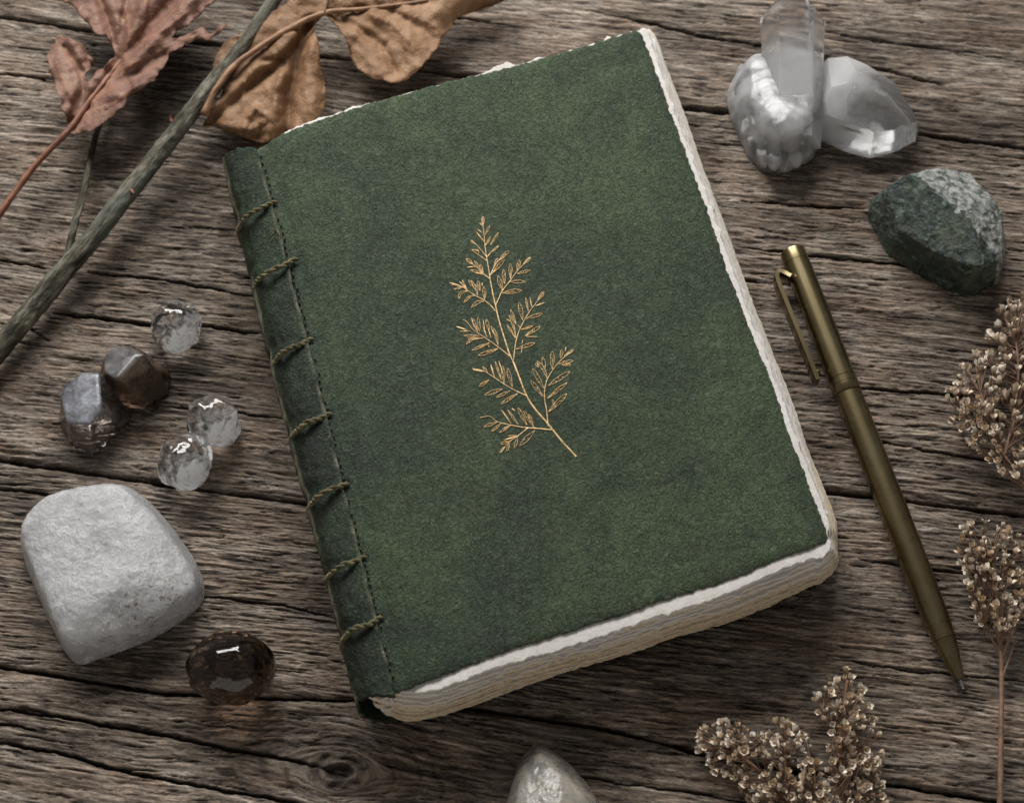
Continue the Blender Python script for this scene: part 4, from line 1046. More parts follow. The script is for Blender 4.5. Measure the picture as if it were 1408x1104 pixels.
for k in range(6):
    th = 2 * math.pi * k / 6; nn = up * math.cos(th) + sd * math.sin(th)
    n = nn * 0.85 + ax * (0.53 if k else 0.44); n /= np.linalg.norm(n)
    pl.append((n, n @ (ax * (L + (0.0 if k % 2 else 0.0008)))))
pl.append((-ax, L))
for k in range(6):
    th = 2 * math.pi * (k + .5) / 6; n = (up * math.cos(th) + sd * math.sin(th)) * 0.7 - ax * 0.7; n /= np.linalg.norm(n); pl.append((n, n @ (-ax * L) + 0.0065))
v, f = hull_crystal(pl, c, 0.0007, 3)
# refine so that the frosting can fade along the shaft
bm = bmesh.new()
for q in v: bm.verts.new(q)
bm.verts.ensure_lookup_table()
for q in f: bm.faces.new([bm.verts[i] for i in q])
bmesh.ops.triangulate(bm, faces=bm.faces); bmesh.ops.subdivide_edges(bm, edges=bm.edges, cuts=7, use_grid_fill=True)
v = np.array([q.co[:] for q in bm.verts]); f = [tuple(q.index for q in g.verts) for g in bm.faces]; bm.free()
al = (v - c) @ ax
fr = (1 - sstep(-0.006, 0.015, al + 0.005 * noise3((v - c) * 260, 65))) * 0.22 + 0.0
low = 1 - sstep(-0.020, -0.010, al)
v = v + (v - c - ax * al[:, None]) * (0.10 * low + 0.10 * low * fbm3((v - c) * 240, 3, 66))[:, None] * 0.5 + ax * (0.001 * low * noise3((v - c) * 200, 67))[:, None]
o = mk('crystal_point', v, f, M_pt, cluster, False, {'frost_reflect': fr})
# clear double crystal beside it
M_clear2 = glass_mat('clear_crystal', (1, 1, 1), 0.06, 0.25, (0.80, 0.80, 0.81), 60, (0.46, 0.75), 0.00008, 160, attr='haze', scatter=((0.985, 0.985, 0.985), 6, 240, (-0.88, 0.47, 0), -0.0555, -0.047, 110, 0.026))
CC = [(1131, 86), (1140, 78), (1165, 78), (1192, 89), (1228, 113), (1247, 137), (1264, 173), (1259, 188), (1230, 203), (1197, 211), (1166, 203), (1135, 190), (1124, 140)]
axd = W(1262, 182, .009) - W(1135, 118, .009); axd = axd / np.linalg.norm(axd); sdd = np.array([-axd[1], axd[0], 0.0])
def cc(a_, s_, u_): return tuple(axd * a_ + sdd * s_ + np.array([0, 0, u_]))
c = np.array(W(1190, 143, 0.0100))
pl = side_planes(CC, 0.0100, c, [16, 22, 24, 22, 18, 14, 12, 12, 10, 8, 10, 10, 20]) + [(np.array([0, 0, -1.0]), 0.0100)]
for n_, k_ in [(cc(0.0, 0.60, 1), 0.0096), (cc(0.02, -0.60, 1), 0.0090), (cc(0.75, 0.42, 1), 0.0108), (cc(0.72, -0.50, 1), 0.0104), (cc(-0.5, 0.1, 1), 0.0114), (cc(0.1, 0.05, 1), 0.0100)]:
    n_ = np.array(n_); pl.append((n_ / np.linalg.norm(n_), k_))
v, f = hull_crystal(pl, c, 0.0008, 3)
v[:, 2] -= v[:, 2].min() + 0.0001
bm = bmesh.new()
for q in v: bm.verts.new(q)
bm.verts.ensure_lookup_table()
for q in f: bm.faces.new([bm.verts[i] for i in q])
bmesh.ops.triangulate(bm, faces=bm.faces); bmesh.ops.subdivide_edges(bm, edges=bm.edges, cuts=3, use_grid_fill=True)
v = np.array([q.co[:] for q in bm.verts]); f = [tuple(q.index for q in g.verts) for g in bm.faces]; bm.free()
hz = (v - c) @ axd; hs = (v - c) @ sdd
haze = 0.30 * np.clip(0.80 * (1 - sstep(-0.013, 0.0, hz + 0.003 * noise3((v - c) * 200, 68))) + 0.55 * np.exp(-(hs / 0.0011) ** 2) * sstep(-.002, .002, hz) + 0.35 * sstep(0.006, 0.012, np.abs(hs)) + 0.14, 0, 0.9)
o = mk('clear_crystal', v, f, M_clear2, attrs={'haze': haze}); o.modifiers.new('edges', 'EDGE_SPLIT').split_angle = math.radians(14)
tag(o, 'stubby clear crystal with a blunt tip lying right of the quartz cluster', 'crystal')

#@@@PEN
# ================================================================== the pen
def brass():
    t = NT('aged_brass'); co = t.coords('Object', (1, 1, 1)); n = t.noise(co, 160, 5, 0.6, 0.4); n2 = t.noise(co, 1500, 3, 0.6)
    c = t.ramp(n, [(0.3, (0.165, 0.132, 0.068)), (0.55, (0.235, 0.192, 0.106)), (0.75, (0.31, 0.262, 0.155))])
    return t.P(color=c, metal=1.0, rough=t.ramp(n, [(0.3, 0.31), (0.7, 0.26)]))
M_brass = brass()
PA = W(1089, 345, 0.0050); PB = W(1325, 947, 0.0046)
PA = np.array(PA); PB = np.array(PB); pax = (PB - PA) / np.linalg.norm(PB - PA); PL = np.linalg.norm(PB - PA)
pen = empty('ballpoint_pen', (PA[0], PA[1], 0), 'slim antique brass ballpoint pen with side clip lying right of the notebook', 'pen')
def lathe(name, prof, n=48, par=pen, mat=M_brass):
    """prof: (distance along the pen 0..1, radius mm)"""
    rows = []
    sd_ = np.cross(pax, [0, 0, 1.0]); sd_ /= np.linalg.norm(sd_); u_ = np.cross(sd_, pax)
    a = np.linspace(0, 2 * np.pi, n, endpoint=False)
    for s, r in prof:
        rows.append(PA + pax * PL * s + (np.outer(np.cos(a), sd_) + np.outer(np.sin(a), u_)) * r * 1.09 * MM)
    V = np.concatenate(rows); m = len(prof)
    F = [tuple(q) for q in grid_faces(m, n, True)] + [tuple(range(n))[::-1], tuple((m - 1) * n + k for k in range(n))]
    o = mk(name, V, F, mat, par)
    md = o.modifiers.new('edges', 'EDGE_SPLIT'); md.split_angle = math.radians(40)
    return o
lathe('cap', [(0.000, 3.3), (0.002, 3.75), (0.006, 3.9), (0.030, 3.92), (0.0305, 3.8), (0.032, 3.8), (0.0325, 3.95), (0.10, 4.05), (0.20, 4.12), (0.315, 4.15), (0.3155, 3.98), (0.319, 3.98), (0.3195, 4.15), (0.330, 4.15), (0.3305, 4.0), (0.333, 4.0), (0.3335, 4.14), (0.348, 4.14), (0.350, 4.0)])
lathe('barrel', [(0.3495, 3.7), (0.352, 3.7), (0.3535, 3.98), (0.40, 4.05), (0.60, 4.1), (0.75, 4.0), (0.85, 3.72), (0.868, 3.62), (0.8685, 3.45), (0.871, 3.45)])
lathe('tip_ring', [(0.8708, 3.3), (0.871, 3.55), (0.898, 3.35), (0.8985, 3.1)])
lathe('writing_cone', [(0.8983, 3.0), (0.8990, 3.28), (0.93, 2.6), (0.965, 1.75), (0.980, 1.40), (0.9805, 1.0)])
lathe('ball_point', [(0.982, 0.5), (0.992, 0.42), (0.999, 0.25), (1.0, 0.1)], 16, mat=NT('steel').P(color=(0.5, 0.5, 0.5), metal=1.0, rough=0.3))
# clip: flat spring strip bent out from the cap
cl = [W(1086, 384, .0070), W(1077, 379, .0068), W(1070, 377, .0068), W(1067, 382, .0067), W(1069, 391, .0066), W(1078, 414, .0064), W(1091, 446, .0062), W(1105, 480, .0060), W(1117, 510, .0056), W(1123, 526, .0054)]
pth = spline(cl, 70)
tn = np.gradient(pth, axis=0); tn /= np.linalg.norm(tn, axis=1)[:, None]
zz = np.array([0, 0, 1.0]); sdv = np.cross(tn, zz); sdv /= np.linalg.norm(sdv, axis=1)[:, None]
hw = 0.0025; ht = 0.00085
prof = [(-ht, -hw), (-ht * 1.0, hw), (ht, hw), (ht, -hw)]
rr = []
for k, (x_, y_) in enumerate([(-.8, -1), (-1, -.85), (-1, .85), (-.8, 1), (.8, 1), (1, .85), (1, -.85), (.8, -1)]):
    rr.append(pth + sdv * (x_ * ht) + zz * (y_ * hw))
V = np.stack(rr, 1); F = [tuple(q) for q in grid_faces(70, 8, True)] + [tuple(range(8))[::-1], tuple(69 * 8 + k for k in range(8))]
clip = mk('clip', V.reshape(-1, 3), F, M_brass, pen)
clip.modifiers.new('edges', 'EDGE_SPLIT').split_angle = math.radians(50)
d, f = ico(3); mk('clip_ball', d * np.array([.0012, .0013, .0014]) + W(1123, 513, .0062), f, M_brass, clip)

#@@@LEAVES
# ================================================================== branch and dry leaves
def leaf_mat(name, cols, spots, vein, rim=(0.05, 0.022, 0.012)):
    t = NT(name); co = t.coords('Object')
    n = t.noise(co, 40, 5, 0.6, 0.6); n2 = t.noise(co, 300, 5, 0.65, 0.4); n3 = t.noise(co, 1100, 3, 0.6)
    c = t.ramp(n, [(0.3, cols[0]), (0.5, cols[1]), (0.7, cols[2])])
    c = t.mix(t.ramp(n2, [(0.56, 0.0), (0.70, 0.7)]), c, spots)
    c = t.mix(t.ramp(n3, [(0.60, 0.0), (0.75, 0.35)]), c, tuple(k * .4 for k in cols[0]))
    c = t.mix(t.math('MULTIPLY', t.attr('vein'), 0.55, True), c, vein)
    c = t.mix(t.math('MULTIPLY', t.attr('rim'), 0.6, True), c, rim)
    vc = t.voro(co, 700, 'DISTANCE_TO_EDGE')
    b = t.bump(n2, 0.0007, 0.8); b = t.bump(vc, 0.00025, 0.5, b); b = t.bump(n3, 0.0001, .6, b)
    t.P(color=c, rough=0.62, normal=b, spec=0.35)
    tr = t.node('ShaderNodeBsdfTranslucent'); t.L.new(c, tr.inputs[0])
    mx = t.node('ShaderNodeMixShader'); mx.inputs[0].default_value = 0.16
    t.L.new(t.p.outputs[0], mx.inputs[1]); t.L.new(tr.outputs[0], mx.inputs[2]); t.L.new(mx.outputs[0], t.out.inputs['Surface'])
    return t.m
M_red = leaf_mat('dusky_pink_leaf', [(0.135, 0.066, 0.046), (0.24, 0.126, 0.090), (0.31, 0.185, 0.135)], (0.42, 0.28, 0.16), (0.36, 0.17, 0.10))
M_brown = leaf_mat('tan_brown_leaf', [(0.130, 0.064, 0.030), (0.25, 0.138, 0.070), (0.36, 0.220, 0.128)], (0.44, 0.29, 0.18), (0.24, 0.12, 0.06), (0.13, 0.05, 0.02))
def leaf(name, outline, zfun, mat, parent, veins, step=3.2, seed=0, serr=1.0):
    """outline in photo px; zfun(px, py) -> metres; veins [(pts, width px)]"""
    P0 = []
    o = np.array(outline, float)
    for i in range(len(o)):
        a, b = o[i], o[(i + 1) % len(o)]; L = np.linalg.norm(b - a); m = max(1, int(L / step))
        for k in range(m): P0.append(a + (b - a) * k / m)
    P0 = np.array(P0); q = np.arange(len(P0)) * 1.0
    # soften the corners a little, then serrate
    P0 = (np.roll(P0, 1, 0) + 2 * P0 + np.roll(P0, -1, 0)) / 4
    tn = np.roll(P0, -1, 0) - np.roll(P0, 1, 0); tn /= np.linalg.norm(tn, axis=1)[:, None] + 1e-9; nn = np.stack([tn[:, 1], -tn[:, 0]], -1)
    P0 = P0 + nn * (serr * (1.6 * noise2(q / 3.1, q * 0 + seed, 150) + 1.6 * noise2(q / 8, q * 0 + seed, 151)))[:, None]
    x0, y0 = P0.min(0); x1, y1 = P0.max(0)
    gx, gy = np.meshgrid(np.arange(x0, x1, step), np.arange(y0, y1, step))
    gx = gx + (np.arange(gx.shape[0]) % 2)[:, None] * step / 2
    pts = np.stack([gx.ravel(), gy.ravel()], -1)
    # keep inner points
    ins = np.zeros(len(pts), bool)
    xj, yj = P0[:, 0], P0[:, 1]; xk, yk = np.roll(xj, -1), np.roll(yj, -1)
    for a, b, c_, d_ in zip(xj, yj, xk, yk):
        cond = ((b > pts[:, 1]) != (d_ > pts[:, 1]))
        xi = (c_ - a) * (pts[:, 1] - b) / (d_ - b + 1e-12) + a
        ins ^= cond & (pts[:, 0] < xi)
    dE = np.min(np.hypot(pts[:, None, 0] - P0[None, :, 0], pts[:, None, 1] - P0[None, :, 1]), axis=1)
    pts = pts[ins & (dE > step * 0.55)]
    allp = np.concatenate([P0, pts]); n0 = len(P0)
    res = delaunay_2d_cdt([Vector(p) for p in allp], [(i, (i + 1) % n0) for i in range(n0)], [], 1, 1e-4)
    vp = np.array([list(p) for p in res[0]]); F = [tuple(x) for x in res[2]]
    dE = np.min(np.hypot(vp[:, None, 0] - P0[None, :, 0], vp[:, None, 1] - P0[None, :, 1]), axis=1)
    vn = np.zeros(len(vp)); zr = np.zeros(len(vp))
    for pl_, wd in veins:
        dd = poly_d(vp, pl_); vn = np.maximum(vn, np.exp(-(dd / wd) ** 2)); zr += 0.0005 * np.exp(-(dd / wd) ** 2)
    z = zfun(vp[:, 0], vp[:, 1]) + zr + MM * (0.9 * noise2(vp[:, 0] / 26, vp[:, 1] / 26, 152 + seed) + 0.4 * noise2(vp[:, 0] / 10, vp[:, 1] / 10, 153 + seed))
    z += MM * 1.6 * np.exp(-dE / 7) * noise2(vp[:, 0] / 18, vp[:, 1] / 18, 154 + seed)
    z = np.maximum(z, 0.0016)
    V = W(vp[:, 0], vp[:, 1], z)
    ob = mk(name, V, F, mat, parent, True, {'vein': vn, 'rim': np.exp(-dE / 2.6) * np.clip(0.4 + noise2(vp[:, 0] / 12, vp[:, 1] / 12, 155), 0, 1)})
    md = ob.modifiers.new('thickness', 'SOLIDIFY'); md.thickness = 0.00028; md.offset = 0
    return ob
def crease(x, y, items):
    p = np.stack([x, y], -1); z = np.zeros(len(x))
    for pts, dep, wd in items: z = z + MM * dep * np.exp(-(poly_d(p, pts) / wd) ** 2)
    return z
def f4(pts): return [(50 + x / 5.018, y / 5.018) for x, y in pts]
def f5(pts): return [(260 + x / 3.2, y / 3.2) for x, y in pts]

# pinkish lobed leaf
lo_ = W(60, 240, 0)
rl = empty('pink_leaf', (lo_[0], lo_[1], 0), 'dusky pink lobed dry leaf with long reddish stalk at the upper left corner', 'leaf', 'dry leaves above the notebook')
red_out = f4([(245, 935), (360, 905), (480, 838), (560, 780), (620, 715), (660, 650), (720, 625), (765, 572), (822, 562), (845, 500), (893, 455), (905, 400), (935, 355), (1000, 330), (1090, 282), (1150, 268), (1195, 272), (1255, 228), (1322, 172), (1295, 160), (1235, 205), (1195, 232), (1155, 195), (1120, 205), (1060, 235), (985, 250), (905, 272),
              (960, 240), (1040, 185), (1110, 120), (1200, 40), (1260, -60), (1150, -250), (950, -420), (700, -430), (420, -330), (60, -150), (110, -40), (175, 0), (250, 60), (325, 130), (375, 180), (410, 235), (440, 250), (475, 240), (500, 275), (525, 340), (545, 400),
              (480, 450), (420, 500), (375, 550), (340, 560), (325, 510), (372, 498), (388, 430), (360, 370), (300, 300), (235, 262), (160, 258), (100, 315), (75, 400), (100, 530), (150, 650), (185, 760), (205, 832), (222, 880)])
def z_red(x, y):
    z = 0.016 + 0.00002 * (200 - y) + 0.000015 * (x - 150)
    z = z + crease(x, y, [(f4([(240, 870), (420, 640), (585, 430), (770, 210), (960, -30)]), -3.2, 9), (f4([(640, 440), (800, 290), (960, 130), (1100, -30)]), 2.2, 10),
                          (f4([(555, 420), (520, 230), (440, 0), (400, -120)]), -3.5, 7), (f4([(225, 840), (320, 620), (318, 500), (200, 330)]), -3.0, 6), (f4([(610, 400), (700, 150), (760, -50)]), 2.0, 8), (f4([(580, 350), (600, 120), (640, -50)]), -1.8, 5),
                          (f4([(400, 700), (640, 640), (800, 520)]), 1.2, 7), (f4([(480, 620), (720, 470), (880, 380)]), -1.0, 6), (f4([(120, 560), (90, 400), (140, 290)]), -2.5, 10), (f4([(400, 470), (360, 420), (360, 330)]), -4, 8)])
    z = z - 0.000035 * np.clip(x - y * 0.2 - 190, 0, 80)
    return z
rv = [(f4(p), w_) for p, w_ in [([(245, 900), (420, 670), (585, 430)], 2.6), ([(585, 430), (780, 190), (960, -40)], 2.0), ([(560, 430), (500, 240), (430, 0)], 1.3), ([(225, 850), (310, 620), (200, 330)], 1.3), ([(320, 790), (520, 730), (690, 600)], 1.1), ([(420, 660), (650, 560), (850, 440)], 1.1),
                                ([(520, 520), (760, 400), (1000, 280), (1200, 250)], 1.3), ([(600, 420), (640, 250), (620, 60)], 1.2), ([(680, 320), (740, 150), (760, 0)], 1.2), ([(700, 300), (900, 200), (1050, 80)], 1.2), ([(270, 720), (180, 560), (130, 420)], 1.0)]]
leaf('leaf_blade', red_out, z_red, M_red, rl, rv, 2.6, 1, 1.6)
M_redstalk = NT('red_stalk'); _n = M_redstalk.noise(M_redstalk.coords('Object'), 300, 4); M_redstalk = M_redstalk.P(color=M_redstalk.ramp(_n, [(0.3, (0.12, 0.045, 0.025)), (0.7, (0.27, 0.11, 0.06))]), rough=0.55, normal=M_redstalk.bump(_n, 0.0002))
pth = spline([W(-60, 378, .008), W(0, 293, .010), W(45, 232, .012), W(95, 178, .0148), W(130, 130, .0152), W(168, 82, .0150), W(205, 38, .0150), W(240, -6, .0155)], 60)
v, f = tube_geo(pth, np.interp(np.linspace(0, 1, 60), [0, .45, .7, 1], [0.0013, 0.0011, 0.0008, 0.00045]), 10, True, 0.25, 3)
mk('stalk', v, f, M_redstalk, rl)

# branch with the brown leaf
def bark():
    t = NT('lichened_bark'); co = t.coords(attr='grain', scale=(0.22, 1, 1)); n = t.noise(co, 90, 6, 0.65, 0.6); n2 = t.noise(co, 420, 5, 0.7); n3 = t.noise(co, 40, 4, 0.6)
    c = t.ramp(n2, [(0.36, (0.013, 0.011, 0.007)), (0.5, (0.062, 0.055, 0.036)), (0.66, (0.20, 0.19, 0.15))])
    c = t.mix(t.ramp(n, [(0.48, 0.0), (0.66, 0.8)]), c, (0.135, 0.145, 0.122))
    c = t.mix(t.ramp(n3, [(0.55, 0.0), (0.68, 0.6)]), c, (0.12, 0.085, 0.035))
    b = t.bump(n, 0.0022, 0.9); b = t.bump(n2, 0.0011, 0.9, b)
    return t.P(color=c, rough=0.8, normal=b, spec=0.3)
M_bark = bark()
bo = W(200, 240, 0)
br = empty('bare_branch', (bo[0], bo[1], 0), 'grey green bare branch crossing the upper left corner with a side twig', 'branch')
pts = [(-70, 560, .0065), (0, 478, .0075), (45, 425, .008), (90, 370, .009), (135, 318, .010), (170, 272, .011), (212, 220, .012), (252, 168, .013), (292, 118, .014), (335, 62, .015), (372, 8, .0155), (410, -60, .016)]
pth = spline([W(*p) for p in pts], 260)
rad = np.interp(np.linspace(0, 1, 260), [0, 0.2, 0.5, 0.68, 0.75, 1], [0.0037, 0.0036, 0.0031, 0.0031, 0.0026, 0.0025]) * (1 + 0.07 * noise2(np.arange(260) / 13, np.zeros(260), 160))
rad *= 1 + 0.16 * np.exp(-((np.arange(260) - 186) / 7.0) ** 2)
v, f = tube_geo(pth, rad, 28, True, 0.08, 4); mk('branch_stem', v, f, M_bark, br, uv=tube_uv(pth, rad, 28))
pth = spline([W(92, 356, .008), W(100, 318, .0075), W(113, 272, .007), W(124, 220, .006), (W(134, 180, .006)), W(150, 130, .006), W(158, 90, .0055)], 80)
v, f = tube_geo(pth, np.linspace(0.0013, 0.0009, 80), 12, True, 0.3, 7); mk('side_twig', v, f, M_bark, br, uv=tube_uv(pth, np.full(80, .0012), 12))
for (x, y, dx, dy) in ((236, 168, -2, -9), (296, 116, -6, -6), (180, 262, 4, 4)):
    pth = spline([W(x, y, .0135), W(x + dx * .6, y + dy * .6, .0142), W(x + dx, y + dy, .0150)], 8)
    v, f = tube_geo(pth, np.linspace(0.0007, 0.00015, 8), 7); mk('bud', v, f, M_redstalk, br)

ao = W(420, 80, 0)
bl = empty('brown_leaf', (ao[0], ao[1], 0), 'curled tan brown dry leaf in two lobes on a bent stalk beside the branch', 'leaf', 'dry leaves above the notebook')
A_out = f5([(62, 552), (110, 560), (165, 580), (250, 612), (330, 630), (385, 610), (430, 596), (530, 550), (578, 505), (600, 450), (598, 350), (580, 310), (566, 190), (552, 110), (598, 62), (612, 10), (600, -60), (500, -70), (430, 20), (340, 70), (230, 150), (150, 190), (120, 240), (105, 290), (112, 345), (150, 400), (110, 470)])
def z_A(x, y):
    z = 0.0105 + 0.00004 * (170 - y) + 0.00001 * (x - 300)
    return z + crease(x, y, [(f5([(80, 545), (230, 410), (390, 300), (480, 190), (540, 90)]), -2.4, 7), (f5([(140, 470), (300, 300), (450, 170)]), 2.0, 11), (f5([(430, 610), (445, 420), (480, 250), (530, 120)]), -4.2, 9), (f5([(540, 540), (520, 350), (535, 180)]), 1.6, 10),
                             (f5([(350, 600), (380, 450), (410, 330)]), 2.0, 9), (f5([(240, 560), (290, 470), (340, 520), (290, 560)]), 1.3, 5), (f5([(320, 270), (400, 260)]), -1.5, 4), (f5([(290, 330), (350, 310)]), -1.2, 4), (f5([(578, 520), (605, 430), (590, 320)]), -2.5, 8), (f5([(70, 555), (250, 615), (430, 600)]), -1.5, 8)])
Av = [(f5(p), w_) for p, w_ in [([(90, 530), (240, 400), (400, 290), (520, 130)], 1.5), ([(240, 400), (230, 500), (250, 600)], .9), ([(330, 340), (350, 470), (320, 600)], 1.0), ([(430, 260), (440, 420), (420, 590)], 1.1), ([(520, 130), (540, 300), (560, 480)], 1.1), ([(180, 450), (160, 520), (150, 570)], .8), ([(250, 520), (300, 480), (350, 520)], .8)]]
leaf('leaf_blade', A_out, z_A, M_brown, bl, Av, 3.0, 5, 0.8)
B_out = f5([(598, 66), (650, 120), (685, 165), (705, 225), (722, 275), (762, 322), (810, 348), (850, 350), (880, 364), (925, 366), (958, 352), (1005, 310), (1062, 252), (1100, 205), (1120, 160), (1150, 128), (1178, 78), (1230, 60), (1290, 46), (1340, 25), (1420, -20), (1440, -120), (1000, -150), (680, -110), (600, -20), (575, 30)])
def z_B(x, y):
    z = 0.016 + 0.00003 * (60 - y)
    z = z + crease(x, y, [(f5([(660, 80), (760, 140), (860, 210), (905, 320)]), -2.0, 6), (f5([(720, 130), (790, 240), (830, 330)]), 1.5, 9), (f5([(800, 60), (920, 130), (980, 200), (1000, 290)]), 1.5, 9), (f5([(900, 60), (1000, 110), (1080, 170)]), -1.4, 8), (f5([(600, 62), (800, 42), (1040, 5)]), -1.2, 7), (f5([(1150, 130), (1230, 60), (1380, 0)]), -4.5, 14)])
    return z - 0.00006 * np.clip(x - 600, 0, 60)
Bv = [(f5(p), w_) for p, w_ in [([(600, 62), (800, 42), (1040, 5), (1200, -40)], 1.7), ([(650, 62), (760, 140), (870, 220), (900, 330)], 1.2), ([(760, 50), (900, 110), (1000, 220)], 1.0), ([(880, 35), (1000, 80), (1100, 130)], 1.0), ([(820, 180), (830, 260), (800, 320)], .8), ([(930, 140), (960, 240), (950, 320)], .8)]]
leaf('leaf_blade', B_out, z_B, M_brown, bl, Bv, 3.0, 9, 0.7)
M_tan = NT('tan_stalk'); _n = M_tan.noise(M_tan.coords('Object'), 300, 4); M_tan = M_tan.P(color=M_tan.ramp(_n, [(0.3, (0.15, 0.075, 0.035)), (0.7, (0.31, 0.17, 0.09))]), rough=0.6, normal=M_tan.bump(_n, 0.0002))
pth = spline([W(280, 158, .0135), W(289, 138, .0150), W(298, 121, .0160), W(322, 91, .0168), W(363, 61, .0175), W(405, 36, .018), W(447, 18, .0180), W(510, 12, .0172), W(585, 1, .0168), W(640, -14, .016)], 90)
v, f = tube_geo(pth, np.interp(np.linspace(0, 1, 90), [0, .1, .45, .6, 1], [0.0014, 0.0011, 0.0010, 0.0009, 0.0004]), 10, True, 0.25, 8)
mk('stalk', v, f, M_tan, bl)

#@@@FLOWERS
# ================================================================== dried flower sprigs
def floret_mat():
    t = NT('dried_floret'); co = t.coords('Object'); oi = t.node('ShaderNodeObjectInfo')
    c1 = t.ramp(oi.outputs['Random'], [(0.0, (0.52, 0.39, 0.25)), (0.3, (0.76, 0.65, 0.50)), (0.7, (0.86, 0.79, 0.69)), (1.0, (0.64, 0.50, 0.35))])
    n = t.noise(co, 1200, 3, 0.6)
    c1 = t.mix(t.ramp(n, [(0.4, 0.0), (0.7, 0.5)]), c1, (0.33, 0.21, 0.12))
    c = t.mix(t.attr('heart'), c1, (0.17, 0.085, 0.035))
    return t.P(color=c, rough=0.75, normal=t.bump(n, 0.0002), sss=0.1, ssss=0.001, spec=0.3)
M_fl = floret_mat()
M_fst = NT('dry_flower_stem'); _n = M_fst.noise(M_fst.coords('Object'), 300, 4); M_fst = M_fst.P(color=M_fst.ramp(_n, [(0.3, (0.10, 0.055, 0.033)), (0.7, (0.23, 0.135, 0.085))]), rough=0.7, normal=M_fst.bump(_n, 0.0002))
def floret_mesh(seed):
    rs = random.Random(seed); V = []; F = []; H = []
    npet = rs.choice((3, 4, 4, 5)); open_ = rs.uniform(0.0, 0.45)
    d, f = ico(1); n = len(V)
    for q in d: V.append((q[0] * .42, q[1] * .42, q[2] * .62)); H.append(0.8)
    F += f
    for k in range(npet):
        a = 2 * math.pi * k / npet + rs.uniform(-.3, .3); w_ = rs.uniform(.75, 1.05); L = rs.uniform(.9, 1.35); op = open_ + rs.uniform(-.15, .2)
        b = len(V); ca, sa = math.cos(a), math.sin(a)
        for i, (t, ww) in enumerate(((0, .35), (.4, .95), (.75, 1.0), (1.0, .25))):
            rad_ = .22 + L * t * math.sin(op * 1.3) * (1 + .25 * t); z = -.35 + L * t * math.cos(op * 1.2) + rs.uniform(-.06, .06)
            for j in (-1, 0, 1):
                x = rad_ - (0.16 * abs(j) * ww); y = j * ww * w_ * .55
                V.append((x * ca - y * sa, x * sa + y * ca, z + 0.12 * abs(j))); H.append(0.45 * (1 - t) if t < .5 else 0.0)
        for i in range(3):
            for j in range(2):
                F.append((b + i * 3 + j, b + i * 3 + j + 1, b + (i + 1) * 3 + j + 1, b + (i + 1) * 3 + j))
    o = mk('floret', np.array(V) * 0.00150, F, M_fl, None, True, {'heart': np.array(H)})
    me = o.data; bpy.data.objects.remove(o); return me
FM = [floret_mesh(s) for s in range(14)]
def in_poly(p, poly):
    x, y = p; c = False
    for i in range(len(poly)):
        a, b = poly[i], poly[i - 1]
        if (a[1] > y) != (b[1] > y) and x < (b[0] - a[0]) * (y - a[1]) / (b[1] - a[1]) + a[0]: c = not c
    return c
def sprig(label, stems, poly, count, z0, z1, seed, rot_toward, size=1.0):
    rs = random.Random(seed)
    cx = np.mean([p[0] for p in poly]); cy = np.mean([p[1] for p in poly]); base = W(cx, cy, 0)
    root = empty('dried_flower_sprig', (base[0], base[1], 0), label, 'dried flowers', 'dried flower sprigs along the right side')
    org_ = ORIG[root.name]; allst = []
    for k, (pts, r0, r1) in enumerate(stems):
        P_ = spline([W(*p) for p in pts], 12 * len(pts)); m = len(P_)
        v, f = tube_geo(P_, np.linspace(r0, r1, m), 8, True, 0.2, seed + k)
        mk('stem' if k == 0 else 'branchlet', v, f, M_fst, root)
        allst.append(np.stack([P_[:, 0], P_[:, 1], P_[:, 2], np.full(m, k)], -1))
    A_ = np.concatenate(allst)[:, :3]
    x0, x1 = min(p[0] for p in poly), max(p[0] for p in poly); y0, y1 = min(p[1] for p in poly), max(p[1] for p in poly)
    ped = Bag(); pts = []; tries = 0
    while len(pts) < count and tries < 60000:
        tries += 1
        x, y = rs.uniform(x0, x1), rs.uniform(y0, y1)
        if not in_poly((x, y), poly): continue
        if noise2(np.array([x / 17.0]), np.array([y / 17.0]), seed)[0] < -0.32: continue
        zz = rs.uniform(z0, z1)
        p = W(x, y, zz)
        if any(((p - q) ** 2).sum() < (0.0018 * size) ** 2 for q in pts): continue
        pts.append(p)
    for p in pts:
        dd = np.linalg.norm(A_ - p, axis=1) + 0.0 * A_[:, 2]
        j = int(np.argmin(dd)); s = A_[j].copy()
        back = rot_toward; s2 = A_[max(0, j - 6)] if j > 6 else s
        s2 = s2 if np.linalg.norm(s2 - s) < 0.02 else s
        mid = (p + s2) / 2 + np.array([0, 0, -0.0008])
        ped.add(*tube_geo(spline([s2, mid, p], 5), np.array([.00022, .0002, .00016, .00015, .00018]), 4, False))
        fo = bpy.data.objects.new('floret', rs.choice(FM)); C.objects.link(fo); fo.parent = root
        fo.location = Vector(p - org_)
        dirv = Vector(p - s2).normalized() + Vector((rs.uniform(-.4, .4), rs.uniform(-.4, .4), rs.uniform(.1, 0.9)))
        fo.rotation_euler = (dirv.to_track_quat('Z', 'Y') @ Vector((0, 0, 1)).to_track_quat('Z', 'Y')).to_euler()
        sc = rs.choice((rs.uniform(0.5, 0.8), rs.uniform(0.75, 1.18), rs.uniform(0.75, 1.18))) * size; fo.scale = (sc, sc, sc * rs.uniform(.9, 1.25))
    if ped.n: ped.build('pedicels', M_fst, root)
    return root
